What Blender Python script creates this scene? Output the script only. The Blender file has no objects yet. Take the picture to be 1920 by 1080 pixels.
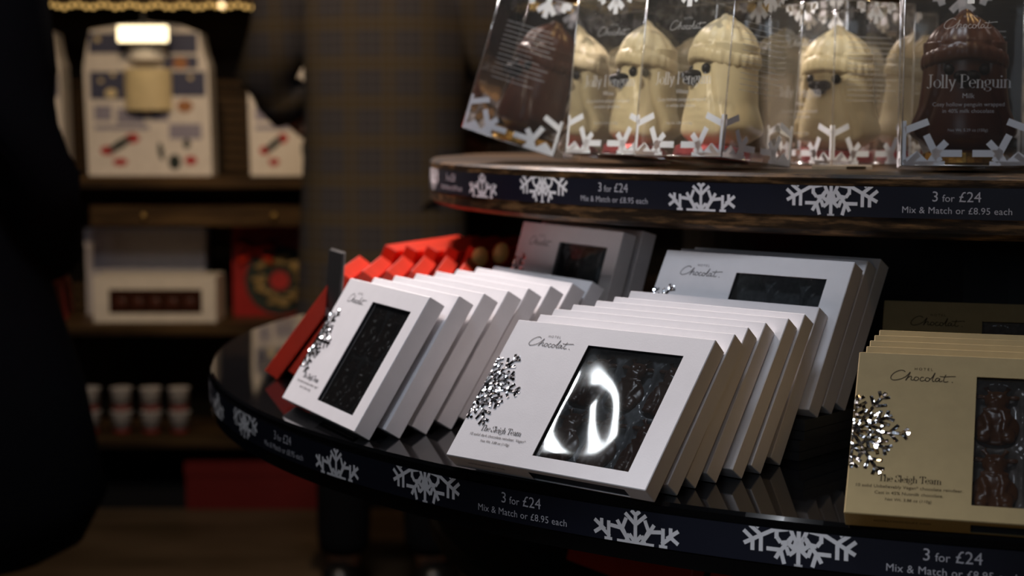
import bpy, bmesh, math, random
from math import pi, sin, cos, tan, atan, atan2, sqrt
from mathutils import Vector, Matrix
random.seed(7)
S = bpy.context.scene
COL = S.collection

# ------------------------------------------------------------------ camera, world, main lights, exposure
EYE = 1.08
PITCH = 0.1022
FPX = 3000.0
cd = bpy.data.cameras.new('camera'); cam = bpy.data.objects.new('camera', cd); COL.objects.link(cam)
cam.location = (0, 0, EYE); cam.rotation_euler = (pi/2 - PITCH, 0, 0.0)
cd.sensor_width = 36; cd.lens = FPX/1920*36; cd.clip_start = 0.02; cd.clip_end = 60
cd.dof.use_dof = True; cd.dof.focus_distance = 1.25; cd.dof.aperture_fstop = 5.4
S.camera = cam

w = bpy.data.worlds.new('world'); S.world = w; w.use_nodes = True
w.node_tree.nodes['Background'].inputs[0].default_value = (0.5, 0.55, 0.7, 1)
w.node_tree.nodes['Background'].inputs[1].default_value = 0.004

def area(name, loc, target, sx, sy, power, col):
    l = bpy.data.lights.new(name, 'AREA'); l.shape = 'RECTANGLE'; l.size = sx; l.size_y = sy
    l.energy = power; l.color = col
    o = bpy.data.objects.new(name, l); COL.objects.link(o); o.location = loc
    o.rotation_euler = (Vector(target) - Vector(loc)).to_track_quat('-Z', 'Y').to_euler()
    return o
def spot(name, loc, target, power, col, ang=50, r=.04, blend=.6):
    l = bpy.data.lights.new(name, 'SPOT'); l.energy = power; l.color = col; l.spot_size = math.radians(ang)
    l.spot_blend = blend; l.shadow_soft_size = r
    o = bpy.data.objects.new(name, l); COL.objects.link(o); o.location = loc
    o.rotation_euler = (Vector(target) - Vector(loc)).to_track_quat('-Z', 'Y').to_euler()
    return o
# daylight of the shop front behind and left of the photographer, ceiling lamps of the shop, plus added fill spots
area('shop_window_daylight', (-1.1, -2.4, 1.9), (0.1, 1.4, 0.85), 1.4, 1.1, 5.5, (0.74, 0.85, 1.0))
area('ceiling_panel_light', (-0.22, 1.05, 2.70), (-0.05, 1.4, 0.85), 0.6, 0.45, 12, (0.80, 0.87, 1.0))
area('ceiling_strip_light', (-1.50, 1.85, 2.6), (0.0, 1.4, 0.85), 0.48, 0.11, 3.4, (0.92, 0.96, 1.0))
spot('ceiling_spot_over_aisle', (-0.75, 3.05, 2.5), (0.1, 1.35, 0.85), 380, (1.0, 0.86, 0.82), 52, r=.14)
spot('fill_spot_front', (-1.6, -0.6, 2.6), (0.10, 0.98, 0.68), 120, (0.90, 0.93, 1.0), 12.0, blend=.9)  # added narrow fill that brightens the lower printed band
spot('ceiling_spot_right', (1.5, 0.2, 2.6), (0.15, 1.45, 0.85), 3, (1.0, 0.50, 0.20), 40)
spot('fill_spot_tier_a', (-1.25, 0.35, 2.62), (0.10, 1.60, 1.235), 125, (1.0, 0.90, 0.74), 10.0, blend=.35)  # added narrow fill on the penguins, from the left
spot('fill_spot_tier_b', (0.10, 0.0, 2.62), (0.36, 1.56, 1.235), 70, (1.0, 0.88, 0.70), 10.5, blend=.35)  # second added fill, for the right half of the penguin shelf
spot('ceiling_spot_tier', (0.9, 2.1, 2.6), (0.25, 1.65, 1.08), 16, (1.0, 0.62, 0.26), 34)
spot('ceiling_spot_back', (-0.7, 2.5, 2.4), (-1.0, 4.5, 1.16), 56, (1.0, 0.70, 0.40), 36, blend=.8)
spot('ceiling_spot_aisle', (-0.5, 2.2, 2.6), (-0.3, 3.6, 0.9), 52, (1.0, 0.78, 0.56), 60)
spot('ceiling_spot_shelves', (0.6, 3.0, 2.6), (0.2, 4.5, 1.2), 22, (1.0, 0.65, 0.32), 60)

S.view_settings.view_transform = 'Standard'; S.view_settings.look = 'None'
S.view_settings.gamma = 1.0; S.view_settings.exposure = -0.05; S.view_settings.use_curve_mapping = False

def at(px, py, d):
    """point on the plane y=d seen at pixel (px,py) of the 1920x1080 photograph"""
    a = PITCH + atan((py - 540)/FPX)
    k = d/cos(a)*cos(a - PITCH)        # distance along the optical axis
    return Vector(((px - 960)/FPX*k, d, EYE - d*tan(a)))

# ------------------------------------------------------------------ materials
MATS = {}
def mat(name, col, rough=.5, metal=0., var=.06, vscale=40., bump=0., bscale=200., spec=.5, coat=0., emit=None, estr=0., trans=0., ior=1.5):
    if name in MATS: return MATS[name]
    m = bpy.data.materials.new(name); m.use_nodes = True; nt = m.node_tree; N = nt.nodes; L = nt.links
    b = N['Principled BSDF']
    tc = N.new('ShaderNodeTexCoord'); no = N.new('ShaderNodeTexNoise'); no.inputs['Scale'].default_value = vscale
    no.inputs['Detail'].default_value = 3
    L.new(tc.outputs['Object'], no.inputs['Vector'])
    cr = N.new('ShaderNodeValToRGB'); L.new(no.outputs['Fac'], cr.inputs[0])
    c0 = [max(0, c*(1-var)) for c in col]; c1 = [min(1, c*(1+var)) for c in col]
    cr.color_ramp.elements[0].position = .3; cr.color_ramp.elements[1].position = .7
    cr.color_ramp.elements[0].color = (*c0, 1); cr.color_ramp.elements[1].color = (*c1, 1)
    L.new(cr.outputs[0], b.inputs['Base Color'])
    b.inputs['Roughness'].default_value = rough; b.inputs['Metallic'].default_value = metal
    b.inputs['Specular IOR Level'].default_value = spec; b.inputs['Coat Weight'].default_value = coat
    b.inputs['IOR'].default_value = ior; b.inputs['Transmission Weight'].default_value = trans
    if emit: b.inputs['Emission Color'].default_value = (*emit, 1); b.inputs['Emission Strength'].default_value = estr
    if bump:
        n2 = N.new('ShaderNodeTexNoise'); n2.inputs['Scale'].default_value = bscale; L.new(tc.outputs['Object'], n2.inputs['Vector'])
        bp = N.new('ShaderNodeBump'); bp.inputs['Strength'].default_value = bump; bp.inputs['Distance'].default_value = .001
        L.new(n2.outputs['Fac'], bp.inputs['Height']); L.new(bp.outputs[0], b.inputs['Normal'])
    MATS[name] = m
    return m

def film_mat(name, refl, haze, tint, wave, wscale, rough=.03, hcol=(.8, .78, .75)):
    m = bpy.data.materials.new(name); m.use_nodes = True; nt = m.node_tree; N = nt.nodes; L = nt.links
    N.remove(N['Principled BSDF']); out = N['Material Output']
    tr = N.new('ShaderNodeBsdfTransparent'); tr.inputs[0].default_value = (*tint, 1)
    gl = N.new('ShaderNodeBsdfGlossy'); gl.inputs['Roughness'].default_value = rough
    df = N.new('ShaderNodeBsdfDiffuse'); df.inputs[0].default_value = (*hcol, 1)
    tc = N.new('ShaderNodeTexCoord'); no = N.new('ShaderNodeTexNoise'); no.inputs['Scale'].default_value = wscale
    no.inputs['Detail'].default_value = 0.6
    L.new(tc.outputs['Object'], no.inputs['Vector'])
    bp = N.new('ShaderNodeBump'); bp.inputs['Strength'].default_value = 1; bp.inputs['Distance'].default_value = wave
    L.new(no.outputs['Fac'], bp.inputs['Height']); L.new(bp.outputs[0], gl.inputs['Normal'])
    fr = N.new('ShaderNodeFresnel'); fr.inputs['IOR'].default_value = 1.5
    mu = N.new('ShaderNodeMath'); mu.operation = 'MULTIPLY'; mu.inputs[1].default_value = refl; L.new(fr.outputs[0], mu.inputs[0])
    m1 = N.new('ShaderNodeMixShader'); m1.inputs[0].default_value = haze; L.new(tr.outputs[0], m1.inputs[1]); L.new(df.outputs[0], m1.inputs[2])
    m2 = N.new('ShaderNodeMixShader'); L.new(mu.outputs[0], m2.inputs[0]); L.new(m1.outputs[0], m2.inputs[1]); L.new(gl.outputs[0], m2.inputs[2])
    L.new(m2.outputs[0], out.inputs[0])
    MATS[name] = m
    return m

def wood_mat(name, cols, rough, ring=True, zs=150., ts=14.):
    """streaky wood; on round boards the grain runs along the rim"""
    m = bpy.data.materials.new(name); m.use_nodes = True; nt = m.node_tree; N = nt.nodes; L = nt.links
    b = N['Principled BSDF']; tc = N.new('ShaderNodeTexCoord'); sp = N.new('ShaderNodeSeparateXYZ'); L.new(tc.outputs['Object'], sp.inputs[0])
    cb = N.new('ShaderNodeCombineXYZ')
    if ring:
        at2 = N.new('ShaderNodeMath'); at2.operation = 'ARCTAN2'; L.new(sp.outputs[1], at2.inputs[0]); L.new(sp.outputs[0], at2.inputs[1])
        ma = N.new('ShaderNodeMath'); ma.operation = 'MULTIPLY'; ma.inputs[1].default_value = ts; L.new(at2.outputs[0], ma.inputs[0])
    else:
        ma = N.new('ShaderNodeMath'); ma.operation = 'MULTIPLY'; ma.inputs[1].default_value = ts; L.new(sp.outputs[0], ma.inputs[0])
    mz = N.new('ShaderNodeMath'); mz.operation = 'MULTIPLY'; mz.inputs[1].default_value = zs; L.new(sp.outputs[2], mz.inputs[0])
    my = N.new('ShaderNodeMath'); my.operation = 'MULTIPLY'; my.inputs[1].default_value = 6.; L.new(sp.outputs[1], my.inputs[0])
    L.new(ma.outputs[0], cb.inputs[0]); L.new(my.outputs[0], cb.inputs[1]); L.new(mz.outputs[0], cb.inputs[2])
    no = N.new('ShaderNodeTexNoise'); no.inputs['Scale'].default_value = 1.; no.inputs['Detail'].default_value = 6; no.inputs['Roughness'].default_value = .65
    L.new(cb.outputs[0], no.inputs['Vector'])
    cr = N.new('ShaderNodeValToRGB'); L.new(no.outputs['Fac'], cr.inputs[0])
    el = cr.color_ramp.elements; el[0].position = .36; el[1].position = .66; el[0].color = (*cols[0], 1); el[1].color = (*cols[2], 1)
    e = el.new(.5); e.color = (*cols[1], 1)
    L.new(cr.outputs[0], b.inputs['Base Color']); b.inputs['Roughness'].default_value = rough; b.inputs['Specular IOR Level'].default_value = .18
    bp = N.new('ShaderNodeBump'); bp.inputs['Strength'].default_value = .25; bp.inputs['Distance'].default_value = .001
    L.new(no.outputs['Fac'], bp.inputs['Height']); L.new(bp.outputs[0], b.inputs['Normal'])
    MATS[name] = m
    return m

def glitter_mat(name):
    m = bpy.data.materials.new(name); m.use_nodes = True; nt = m.node_tree; N = nt.nodes; L = nt.links
    b = N['Principled BSDF']; b.inputs['Metallic'].default_value = 1; b.inputs['Roughness'].default_value = .12
    b.inputs['Base Color'].default_value = (.86, .87, .9, 1)
    tc = N.new('ShaderNodeTexCoord'); vo = N.new('ShaderNodeTexVoronoi'); vo.inputs['Scale'].default_value = 520
    L.new(tc.outputs['Object'], vo.inputs['Vector'])
    su = N.new('ShaderNodeVectorMath'); su.operation = 'SUBTRACT'; su.inputs[1].default_value = (.5, .5, .5); L.new(vo.outputs['Color'], su.inputs[0])
    sc = N.new('ShaderNodeVectorMath'); sc.operation = 'SCALE'; sc.inputs['Scale'].default_value = 1.3; L.new(su.outputs[0], sc.inputs[0])
    ge = N.new('ShaderNodeNewGeometry'); ad = N.new('ShaderNodeVectorMath'); ad.operation = 'ADD'
    L.new(ge.outputs['Normal'], ad.inputs[0]); L.new(sc.outputs[0], ad.inputs[1])
    nm = N.new('ShaderNodeVectorMath'); nm.operation = 'NORMALIZE'; L.new(ad.outputs[0], nm.inputs[0]); L.new(nm.outputs[0], b.inputs['Normal'])
    MATS[name] = m
    return m

def plaid_mat(name):
    m = bpy.data.materials.new(name); m.use_nodes = True; nt = m.node_tree; N = nt.nodes; L = nt.links
    b = N['Principled BSDF']; b.inputs['Roughness'].default_value = .9; b.inputs['Specular IOR Level'].default_value = .15
    tc = N.new('ShaderNodeTexCoord'); sp = N.new('ShaderNodeSeparateXYZ'); L.new(tc.outputs['Object'], sp.inputs[0])
    col = None
    base = N.new('ShaderNodeRGB'); base.outputs[0].default_value = (.075, .062, .058, 1); col = base.outputs[0]
    def stripes(axis, freq, thr, c, f):
        nonlocal col
        mu = N.new('ShaderNodeMath'); mu.operation = 'MULTIPLY'; mu.inputs[1].default_value = freq; L.new(sp.outputs[axis], mu.inputs[0])
        si = N.new('ShaderNodeMath'); si.operation = 'SINE'; L.new(mu.outputs[0], si.inputs[0])
        gt = N.new('ShaderNodeMath'); gt.operation = 'GREATER_THAN'; gt.inputs[1].default_value = thr; L.new(si.outputs[0], gt.inputs[0])
        mf = N.new('ShaderNodeMath'); mf.operation = 'MULTIPLY'; mf.inputs[1].default_value = f; L.new(gt.outputs[0], mf.inputs[0])
        mx = N.new('ShaderNodeMix'); mx.data_type = 'RGBA'; L.new(mf.outputs[0], mx.inputs[0]); L.new(col, mx.inputs[6]); mx.inputs[7].default_value = (*c, 1)
        col = mx.outputs[2]
    stripes(2, 2*pi/.085, .35, (.115, .075, .03), .7); stripes(0, 2*pi/.085, .35, (.115, .075, .03), .55)
    stripes(2, 2*pi/.0213, .8, (.13, .115, .10), .5); stripes(0, 2*pi/.0213, .8, (.13, .115, .10), .4)
    L.new(col, b.inputs['Base Color'])
    MATS[name] = m
    return m

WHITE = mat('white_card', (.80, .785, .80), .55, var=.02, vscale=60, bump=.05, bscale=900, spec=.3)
GOLDCARD = mat('gold_card', (.43, .325, .16), .55, metal=.0, var=.04, vscale=90, bump=.12, bscale=2500, spec=.12)
GOLDBASE = mat('gold_base_card', (.62, .40, .12), .4, metal=.5, var=.1, vscale=900, bump=.2, bscale=2500)
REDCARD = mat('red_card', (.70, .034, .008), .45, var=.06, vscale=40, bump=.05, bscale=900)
DARKCARD = mat('charcoal_card', (.045, .047, .052), .5, var=.08)
INK = mat('dark_ink', (.035, .03, .035), .5, var=.05)
BROWNINK = mat('brown_ink', (.03, .018, .008), .6, var=.05, spec=.1)
WHITEINK = mat('white_ink', (.90, .90, .93), .5, var=.03)
GREYINK = mat('grey_ink', (.60, .60, .66), .5, var=.04)
NAVY = mat('navy_print', (.0065, .0085, .019), .42, var=.08, vscale=25)
BLACKGLOSS = mat('black_gloss', (.004, .004, .0045), .045, var=.1, coat=0.0)
BLACK = mat('black_paint', (.006, .006, .007), .5, var=.1)
DARKCHOC = mat('dark_chocolate', (.055, .024, .015), .28, var=.15, vscale=120)
MILKCHOC = mat('milk_chocolate', (.15, .052, .016), .26, var=.12, vscale=120)
PENGMILK = mat('penguin_milk_chocolate', (.095, .034, .018), .3, var=.12, vscale=60)
PENGWHITE = mat('penguin_white_chocolate', (.88, .77, .50), .36, var=.05, vscale=60)
EYEBLACK = mat('eye_black', (.008, .006, .006), .38, var=.1, spec=.3)
TRAY = mat('dark_tray_plastic', (.13, .14, .15), .16, var=.2, vscale=200)
CLEARTRAY = mat('clear_tray_plastic', (.20, .17, .15), .14, var=.2, vscale=200)
GOLDFOIL = mat('gold_foil', (.85, .52, .13), .25, metal=1, var=.08, bump=.15, bscale=700)
PINKFOIL = mat('pink_foil', (.55, .10, .12), .3, metal=.4, var=.1)
FILM = film_mat('window_film', 2.6, .012, (.95, .96, .96), .0004, 22, rough=.075)
CARTONFILM = film_mat('carton_film', .9, .04, (.97, .96, .94), .0006, 38, rough=.05)
EDGEFILM = film_mat('carton_edge_film', 1.6, .30, (.92, .9, .88), .001, 60, rough=.15)
CARTONINK = film_mat('carton_ink', .2, .42, (1, 1, 1), .0001, 40, rough=.3, hcol=(.9, .9, .92))
GLITTER = glitter_mat('silver_glitter')
PLAID = plaid_mat('plaid_wool')
SHELFWOOD = wood_mat('dark_shelf_wood', ((.009, .006, .004), (.036, .021, .010), (.20, .11, .045)), .4)
WALLWOOD = wood_mat('wall_wood', ((.026, .015, .007), (.055, .031, .013), (.10, .058, .023)), .5, ring=False, zs=40, ts=3)
FLOORMAT = wood_mat('floor_oak', ((.07, .044, .022), (.105, .067, .036), (.14, .09, .05)), .5, ring=False, zs=1, ts=1.5)
CEIL = mat('ceiling_paint', (.10, .09, .08), .8)
WALLPAINT = mat('dark_wall_paint', (.035, .028, .022), .7)
BLACKWOOL = mat('black_wool', (.006, .006, .0075), .95, spec=.1)
SKIN = mat('skin', (.48, .26, .16), .5, var=.05)
HAIR = mat('brown_hair', (.05, .025, .012), .5, var=.3, vscale=80)
TROUSER = mat('black_trousers', (.006, .006, .007), .9, spec=.1)
SHOE = mat('black_leather', (.01, .009, .008), .3)

# ------------------------------------------------------------------ mesh helpers
def obj(name, V, F, m, parent=None, smooth=False, kind=None):
    me = bpy.data.meshes.new(name); me.from_pydata([tuple(v) for v in V], [], F); me.update()
    return obj_me(name, me, m, parent, smooth, kind)
def obj_me(name, me, m, parent=None, smooth=False, kind=None):
    if m is not None:
        me.materials.clear(); me.materials.append(m)
    if smooth:
        for p in me.polygons: p.use_smooth = True
    o = bpy.data.objects.new(name, me); COL.objects.link(o)
    if parent: o.parent = parent
    if kind: o['kind'] = kind
    return o
def tag(o, label, cat, group=None):
    o['label'] = label; o['category'] = cat
    if group: o['group'] = group
    return o
def thing(name, label, cat, loc=(0, 0, 0), rot=(0, 0, 0), group=None):
    o = bpy.data.objects.new(name, None); COL.objects.link(o); o.empty_display_size = .02
    o.location = loc; o.rotation_euler = rot
    return tag(o, label, cat, group)
def struct(o):
    o['kind'] = 'structure'; return o
class MB:
    def __init__(s): s.V = []; s.F = []
    def add(s, V, F):
        k = len(s.V); s.V += [tuple(v) for v in V]; s.F += [[i + k for i in f] for f in F]; return s
    def box(s, a, b):
        (x0, y0, z0), (x1, y1, z1) = a, b
        return s.add([(x0,y0,z0),(x1,y0,z0),(x1,y1,z0),(x0,y1,z0),(x0,y0,z1),(x1,y0,z1),(x1,y1,z1),(x0,y1,z1)],
                     [[0,3,2,1],[4,5,6,7],[0,1,5,4],[1,2,6,5],[2,3,7,6],[3,0,4,7]])
    def quad(s, a, b, c, d): return s.add([a, b, c, d], [[0, 1, 2, 3]])
    def loft(s, rings, cap=True):
        n = len(rings[0]); V = [p for r in rings for p in r]; F = []
        for i in range(len(rings)-1):
            for j in range(n):
                F.append([i*n+j, i*n+(j+1) % n, (i+1)*n+(j+1) % n, (i+1)*n+j])
        if cap:
            F.append(list(range(n))[::-1]); F.append([(len(rings)-1)*n+j for j in range(n)])
        return s.add(V, F)
    def lathe(s, prof, c=(0, 0, 0), n=40, cap=True):
        return s.loft([[(c[0]+r*cos(2*pi*j/n), c[1]+r*sin(2*pi*j/n), c[2]+z) for j in range(n)] for r, z in prof], cap)
    def sphere(s, c, r, n=12, k=8):
        rx, ry, rz = r if isinstance(r, (tuple, list)) else (r, r, r)
        rings = []
        for i in range(1, k):
            a = pi*i/k
            rings.append([(c[0]+rx*sin(a)*cos(2*pi*j/n), c[1]+ry*sin(a)*sin(2*pi*j/n), c[2]-rz*cos(a)) for j in range(n)])
        return s.loft(rings)
    def tube(s, pts, r, n=8):
        rings = []
        P = [Vector(p) for p in pts]
        rr = r if isinstance(r, (list, tuple)) else [r]*len(P)
        for i, p in enumerate(P):
            d = (P[min(i+1, len(P)-1)] - P[max(i-1, 0)]).normalized()
            a = d.cross(Vector((0, 0, 1)));
            if a.length < 1e-3: a = d.cross(Vector((1, 0, 0)))
            a.normalize(); b = a.cross(d)
            rings.append([tuple(p + (a*cos(2*pi*j/n) + b*sin(2*pi*j/n))*rr[i]) for j in range(n)])
        return s.loft(rings)
    def build(s, name, m, parent=None, smooth=False, kind=None): return obj(name, s.V, s.F, m, parent, smooth, kind)

# ---- flat graphics: lists of polygons in 2-D, mapped on surfaces
def stroke(p, q, wd, sq=.0):
    dx, dy = q[0]-p[0], q[1]-p[1]; l = math.hypot(dx, dy) or 1; dx /= l; dy /= l
    nx, ny = -dy*wd/2, dx*wd/2; ex, ey = dx*sq*wd, dy*sq*wd
    return [(p[0]+nx-ex, p[1]+ny-ey), (p[0]-nx-ex, p[1]-ny-ey), (q[0]-nx+ex, q[1]-ny+ey), (q[0]+nx+ex, q[1]+ny+ey)]
def ribbon(pts, thick, thin):
    """polyline with a broad-nib width: upright strokes thick, level strokes thin"""
    n = len(pts); L = []; R = []
    for i in range(n):
        a = pts[max(i-1, 0)]; b = pts[min(i+1, n-1)]
        dx, dy = b[0]-a[0], b[1]-a[1]; l = math.hypot(dx, dy) or 1
        wd = thin + (thick-thin)*abs(dy)/l
        if thick == thin: L.append((pts[i][0]-dy/l*wd/2, pts[i][1]+dx/l*wd/2)); R.append((pts[i][0]+dy/l*wd/2, pts[i][1]-dx/l*wd/2))
        else: L.append((pts[i][0]-max(wd, 0)*abs(dy)/l/2 - thin*0, pts[i][1]+dx/l*thin/2*(1 if dx >= 0 else 1))); R.append((pts[i][0]+wd*abs(dy)/l/2, pts[i][1]-dx/l*thin/2))
    return [[L[i], R[i], R[i+1], L[i+1]] for i in range(n-1)]
def crom(P, k=6):
    out = []
    for i in range(len(P)-1):
        p0 = P[max(i-1, 0)]; p1 = P[i]; p2 = P[i+1]; p3 = P[min(i+2, len(P)-1)]
        for j in range(k):
            t = j/k
            out.append(tuple(.5*((2*p1[c]) + (-p0[c]+p2[c])*t + (2*p0[c]-5*p1[c]+4*p2[c]-p3[c])*t*t + (-p0[c]+3*p1[c]-3*p2[c]+p3[c])*t**3) for c in (0, 1)))
    out.append(P[-1]); return out
def arc(cx, cy, rx, ry, a0, a1, n=14):
    return [(cx+rx*cos(math.radians(a0+(a1-a0)*i/n)), cy+ry*sin(math.radians(a0+(a1-a0)*i/n))) for i in range(n+1)]
SER = {
 'J': ([[(.3,1),(.3,.6),(.3,.15)], arc(.17,.13,.13,.17,0,-160), [(.13,1),(.47,1)]], .52),
 'o': ([arc(.27,.31,.23,.31,0,360,22)], .55), 'l': ([[(.13,1),(.13,0)], [(.0,0),(.26,0)], [(.0,.99),(.13,.99)]], .28),
 'y': ([[(.08,.62),(.29,.03)], [(.48,.62),(.28,0),(.18,-.24),(.08,-.3)], [(.0,.62),(.18,.62)], [(.4,.62),(.56,.62)]], .54),
 'P': ([[(.17,1),(.17,0)], [(.03,1),(.38,1)]+arc(.38,.74,.26,.26,90,-90)+[(.17,.48)], [(.03,0),(.31,0)]], .70),
 'e': ([arc(.26,.31,.22,.31,5,315,20), [(.05,.34),(.47,.34)]], .52),
 'n': ([[(.13,.62),(.13,0)], arc(.3,.42,.17,.2,170,0)+[(.47,.3),(.47,0)], [(.02,0),(.24,0)], [(.36,0),(.58,0)], [(.02,.61),(.13,.61)]], .60),
 'h': ([[(.13,1),(.13,0)], arc(.3,.42,.17,.2,170,0)+[(.47,.3),(.47,0)], [(.02,0),(.24,0)], [(.36,0),(.58,0)], [(.02,.99),(.13,.99)]], .60),
 'g': ([arc(.25,.42,.18,.2,0,360,20), arc(.25,-.1,.23,.16,0,360,20), [(.12,.24),(.12,.1),(.25,.06)], [(.4,.55),(.52,.62)]], .54),
 'u': ([[(.13,.62),(.13,.2)]+arc(.29,.2,.16,.2,180,350), [(.47,.62),(.47,0)], [(.02,.61),(.13,.61)], [(.36,.61),(.47,.61)], [(.47,0),(.58,0)]], .60),
 'i': ([[(.13,.62),(.13,0)], [(.01,0),(.25,0)], [(.01,.61),(.13,.61)], [(.13,.92),(.13,.8)]], .27),
 'T': ([[(.36,1),(.36,0)], [(.02,1),(.70,1)], [(.2,0),(.52,0)], [(.03,1),(.03,.78)], [(.69,1),(.69,.78)]], .70),
 'S': ([crom([(.5,.82),(.4,.97),(.24,1.0),(.1,.84),(.17,.62),(.38,.44),(.5,.22),(.36,.01),(.18,.01),(.06,.2)]), [(.51,1),(.51,.72)], [(.05,0),(.05,.3)]], .58),
 'a': ([crom([(.1,.46),(.18,.6),(.34,.6),(.39,.45),(.39,.12),(.46,.01),(.53,.06)]), crom([(.39,.38),(.2,.34),(.08,.18),(.16,.01),(.3,.05),(.39,.2)])], .54),
 'm': ([[(.13,.62),(.13,0)], arc(.3,.42,.17,.2,170,0)+[(.47,.3),(.47,0)], arc(.64,.42,.17,.2,170,0)+[(.81,.3),(.81,0)], [(.02,0),(.24,0)], [(.38,0),(.56,0)], [(.71,0),(.92,0)], [(.02,.61),(.13,.61)]], .93),
 ' ': ([], .28)}
def serif_text(s, size, thick=.13, thin=.032):
    P = []; x = 0
    for ch in s:
        st, adv = SER[ch]
        for pl in st:
            for q in ribbon([(a+x, b) for a, b in pl], thick, thin) if not (len(pl) == 2 and abs(pl[0][1]-pl[1][1]) < .02) else [stroke((pl[0][0]+x, pl[0][1]), (pl[1][0]+x, pl[1][1]), thin*1.3)]:
                P.append([(a*size, b*size) for a, b in q])
        x += adv
    return P, x*size
LOGO = [crom([(1.22,.84),(1.1,.98),(.8,1.0),(.4,.78),(.13,.42),(.1,.12),(.32,-.02),(.65,.03),(1.0,.18),(1.22,.34)]),
        crom([(1.22,.3),(1.5,.66),(1.62,.86),(1.58,.66),(1.42,.3),(1.3,.0),(1.46,.28),(1.66,.44),(1.76,.36),(1.72,.12),(1.86,.05),(2.0,.14)]),
        crom([(2.24,.38),(2.06,.36),(1.98,.16),(2.08,.02),(2.26,.08),(2.34,.26),(2.24,.38)]),
        crom([(2.74,.34),(2.62,.40),(2.5,.3),(2.46,.1),(2.58,.0),(2.76,.06),(2.9,.14)]),
        crom([(3.12,.36),(2.94,.34),(2.88,.14),(2.98,.0),(3.16,.06),(3.22,.24),(3.12,.36)]),
        crom([(3.26,.2),(3.46,.5),(3.62,.88),(3.56,.6),(3.44,.2),(3.5,.0),(3.64,.06)]),
        crom([(3.98,.34),(3.82,.36),(3.68,.18),(3.74,.02),(3.9,.08),(4.04,.32),(3.98,.1),(4.1,.02),(4.26,.12)]),
        crom([(4.5,.74),(4.38,.36),(4.34,.08),(4.48,.0),(4.72,.08)]),
        crom([(4.02,.54),(4.4,.52),(4.9,.58),(5.3,.6)])]
def logo_polys(width, bold=1.0):
    k = width/5.3; P = []
    for pl in LOGO:
        for q in ribbon([(a*k, b*k) for a, b in pl], .075*k*bold, .075*k*bold): P.append(q)
    P.append(stroke((5.0*k, .0), (5.09*k, .0), .09*k*bold))
    h, wd = font_polys('HOTEL', .36*k*bold**.5, spacing=1.5)
    P += [[(x+2.7*k-wd/2, y+1.08*k) for x, y in q] for q in h]
    return P, width
_FC = {}
def font_polys(s, size, spacing=1.0):
    key = (s, spacing)
    if key not in _FC:
        c = bpy.data.curves.new('txt', 'FONT'); c.body = s; c.size = 1; c.space_character = spacing; c.resolution_u = 3
        o = bpy.data.objects.new('txt', c); COL.objects.link(o)
        dg = bpy.context.evaluated_depsgraph_get(); me = bpy.data.meshes.new_from_object(o.evaluated_get(dg))
        vs = [(v.co.x, v.co.y) for v in me.vertices]; P = [[vs[i] for i in p.vertices] for p in me.polygons]
        xs = [v[0] for v in vs] or [0]; x0 = min(xs)
        P = [[(x-x0, y) for x, y in q] for q in P]
        _FC[key] = (P, max(xs)-x0)
        bpy.data.objects.remove(o); bpy.data.meshes.remove(me); bpy.data.curves.remove(c)
    P, wd = _FC[key]
    return [[(x*size, y*size) for x, y in q] for q in P], wd*size
def clip(poly, f):
    out = []
    for i in range(len(poly)):
        a, b = poly[i], poly[(i+1) % len(poly)]; fa, fb = f(a), f(b)
        if fa >= 0: out.append(a)
        if (fa >= 0) != (fb >= 0):
            t = fa/(fa-fb); out.append((a[0]+(b[0]-a[0])*t, a[1]+(b[1]-a[1])*t))
    return out
def cliprect(P, x0, x1, y0, y1):
    out = []
    for q in P:
        for f in (lambda p: p[0]-x0, lambda p: x1-p[0], lambda p: p[1]-y0, lambda p: y1-p[1]):
            q = clip(q, f)
            if len(q) < 3: break
        if len(q) >= 3: out.append(q)
    return out
def shift(P, dx, dy, k=1.): return [[(x*k+dx, y*k+dy) for x, y in q] for q in P]
def mirror(P, cx): return [[(2*cx-x, y) for x, y in q][::-1] for q in P]
def graphic(name, P, f, m, parent, kind=None):
    V = []; F = []
    for q in P:
        k = len(V); V += [f(x, y) for x, y in q]; F.append(list(range(k, k+len(q))))
    return obj(name, V, F, m, parent, kind=kind)
def poly_area(q): return .5*sum(q[i][0]*q[(i+1) % len(q)][1]-q[(i+1) % len(q)][0]*q[i][1] for i in range(len(q)))
def ccw(P): return [q if poly_area(q) > 0 else q[::-1] for q in P]

# ------------------------------------------------------------------ the setting
YW = 4.78            # back wall
Z0 = 0.0
fl = struct(MB().box((-4, -3, -.1), (4.5, YW+.1, 0)).build('floor', FLOORMAT))
struct(MB().box((-4, -3, 2.75), (4.5, YW+.1, 2.85)).build('ceiling', CEIL))
wb = struct(MB().box((-4, YW, 0), (4.5, YW+.1, 2.75)).build('wall_back', WALLPAINT))
struct(MB().box((-4.1, -3, 0), (-4, YW, 2.75)).build('wall_left', WALLPAINT))
struct(MB().box((4.5, -3, 0), (4.6, YW, 2.75)).build('wall_right', WALLPAINT))
slat = None
for i in range(58):           # horizontal timber slats on the back wall
    z = .12 + i*.0275
    if slat is None:
        slat = MB().box((-3.2, -.012, 0), (3.6, 0, .018)).build('slat', WALLWOOD, wb); slat.location = (0, YW, z)
    else:
        c = slat.copy(); COL.objects.link(c); c.location = (0, YW, z)

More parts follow.
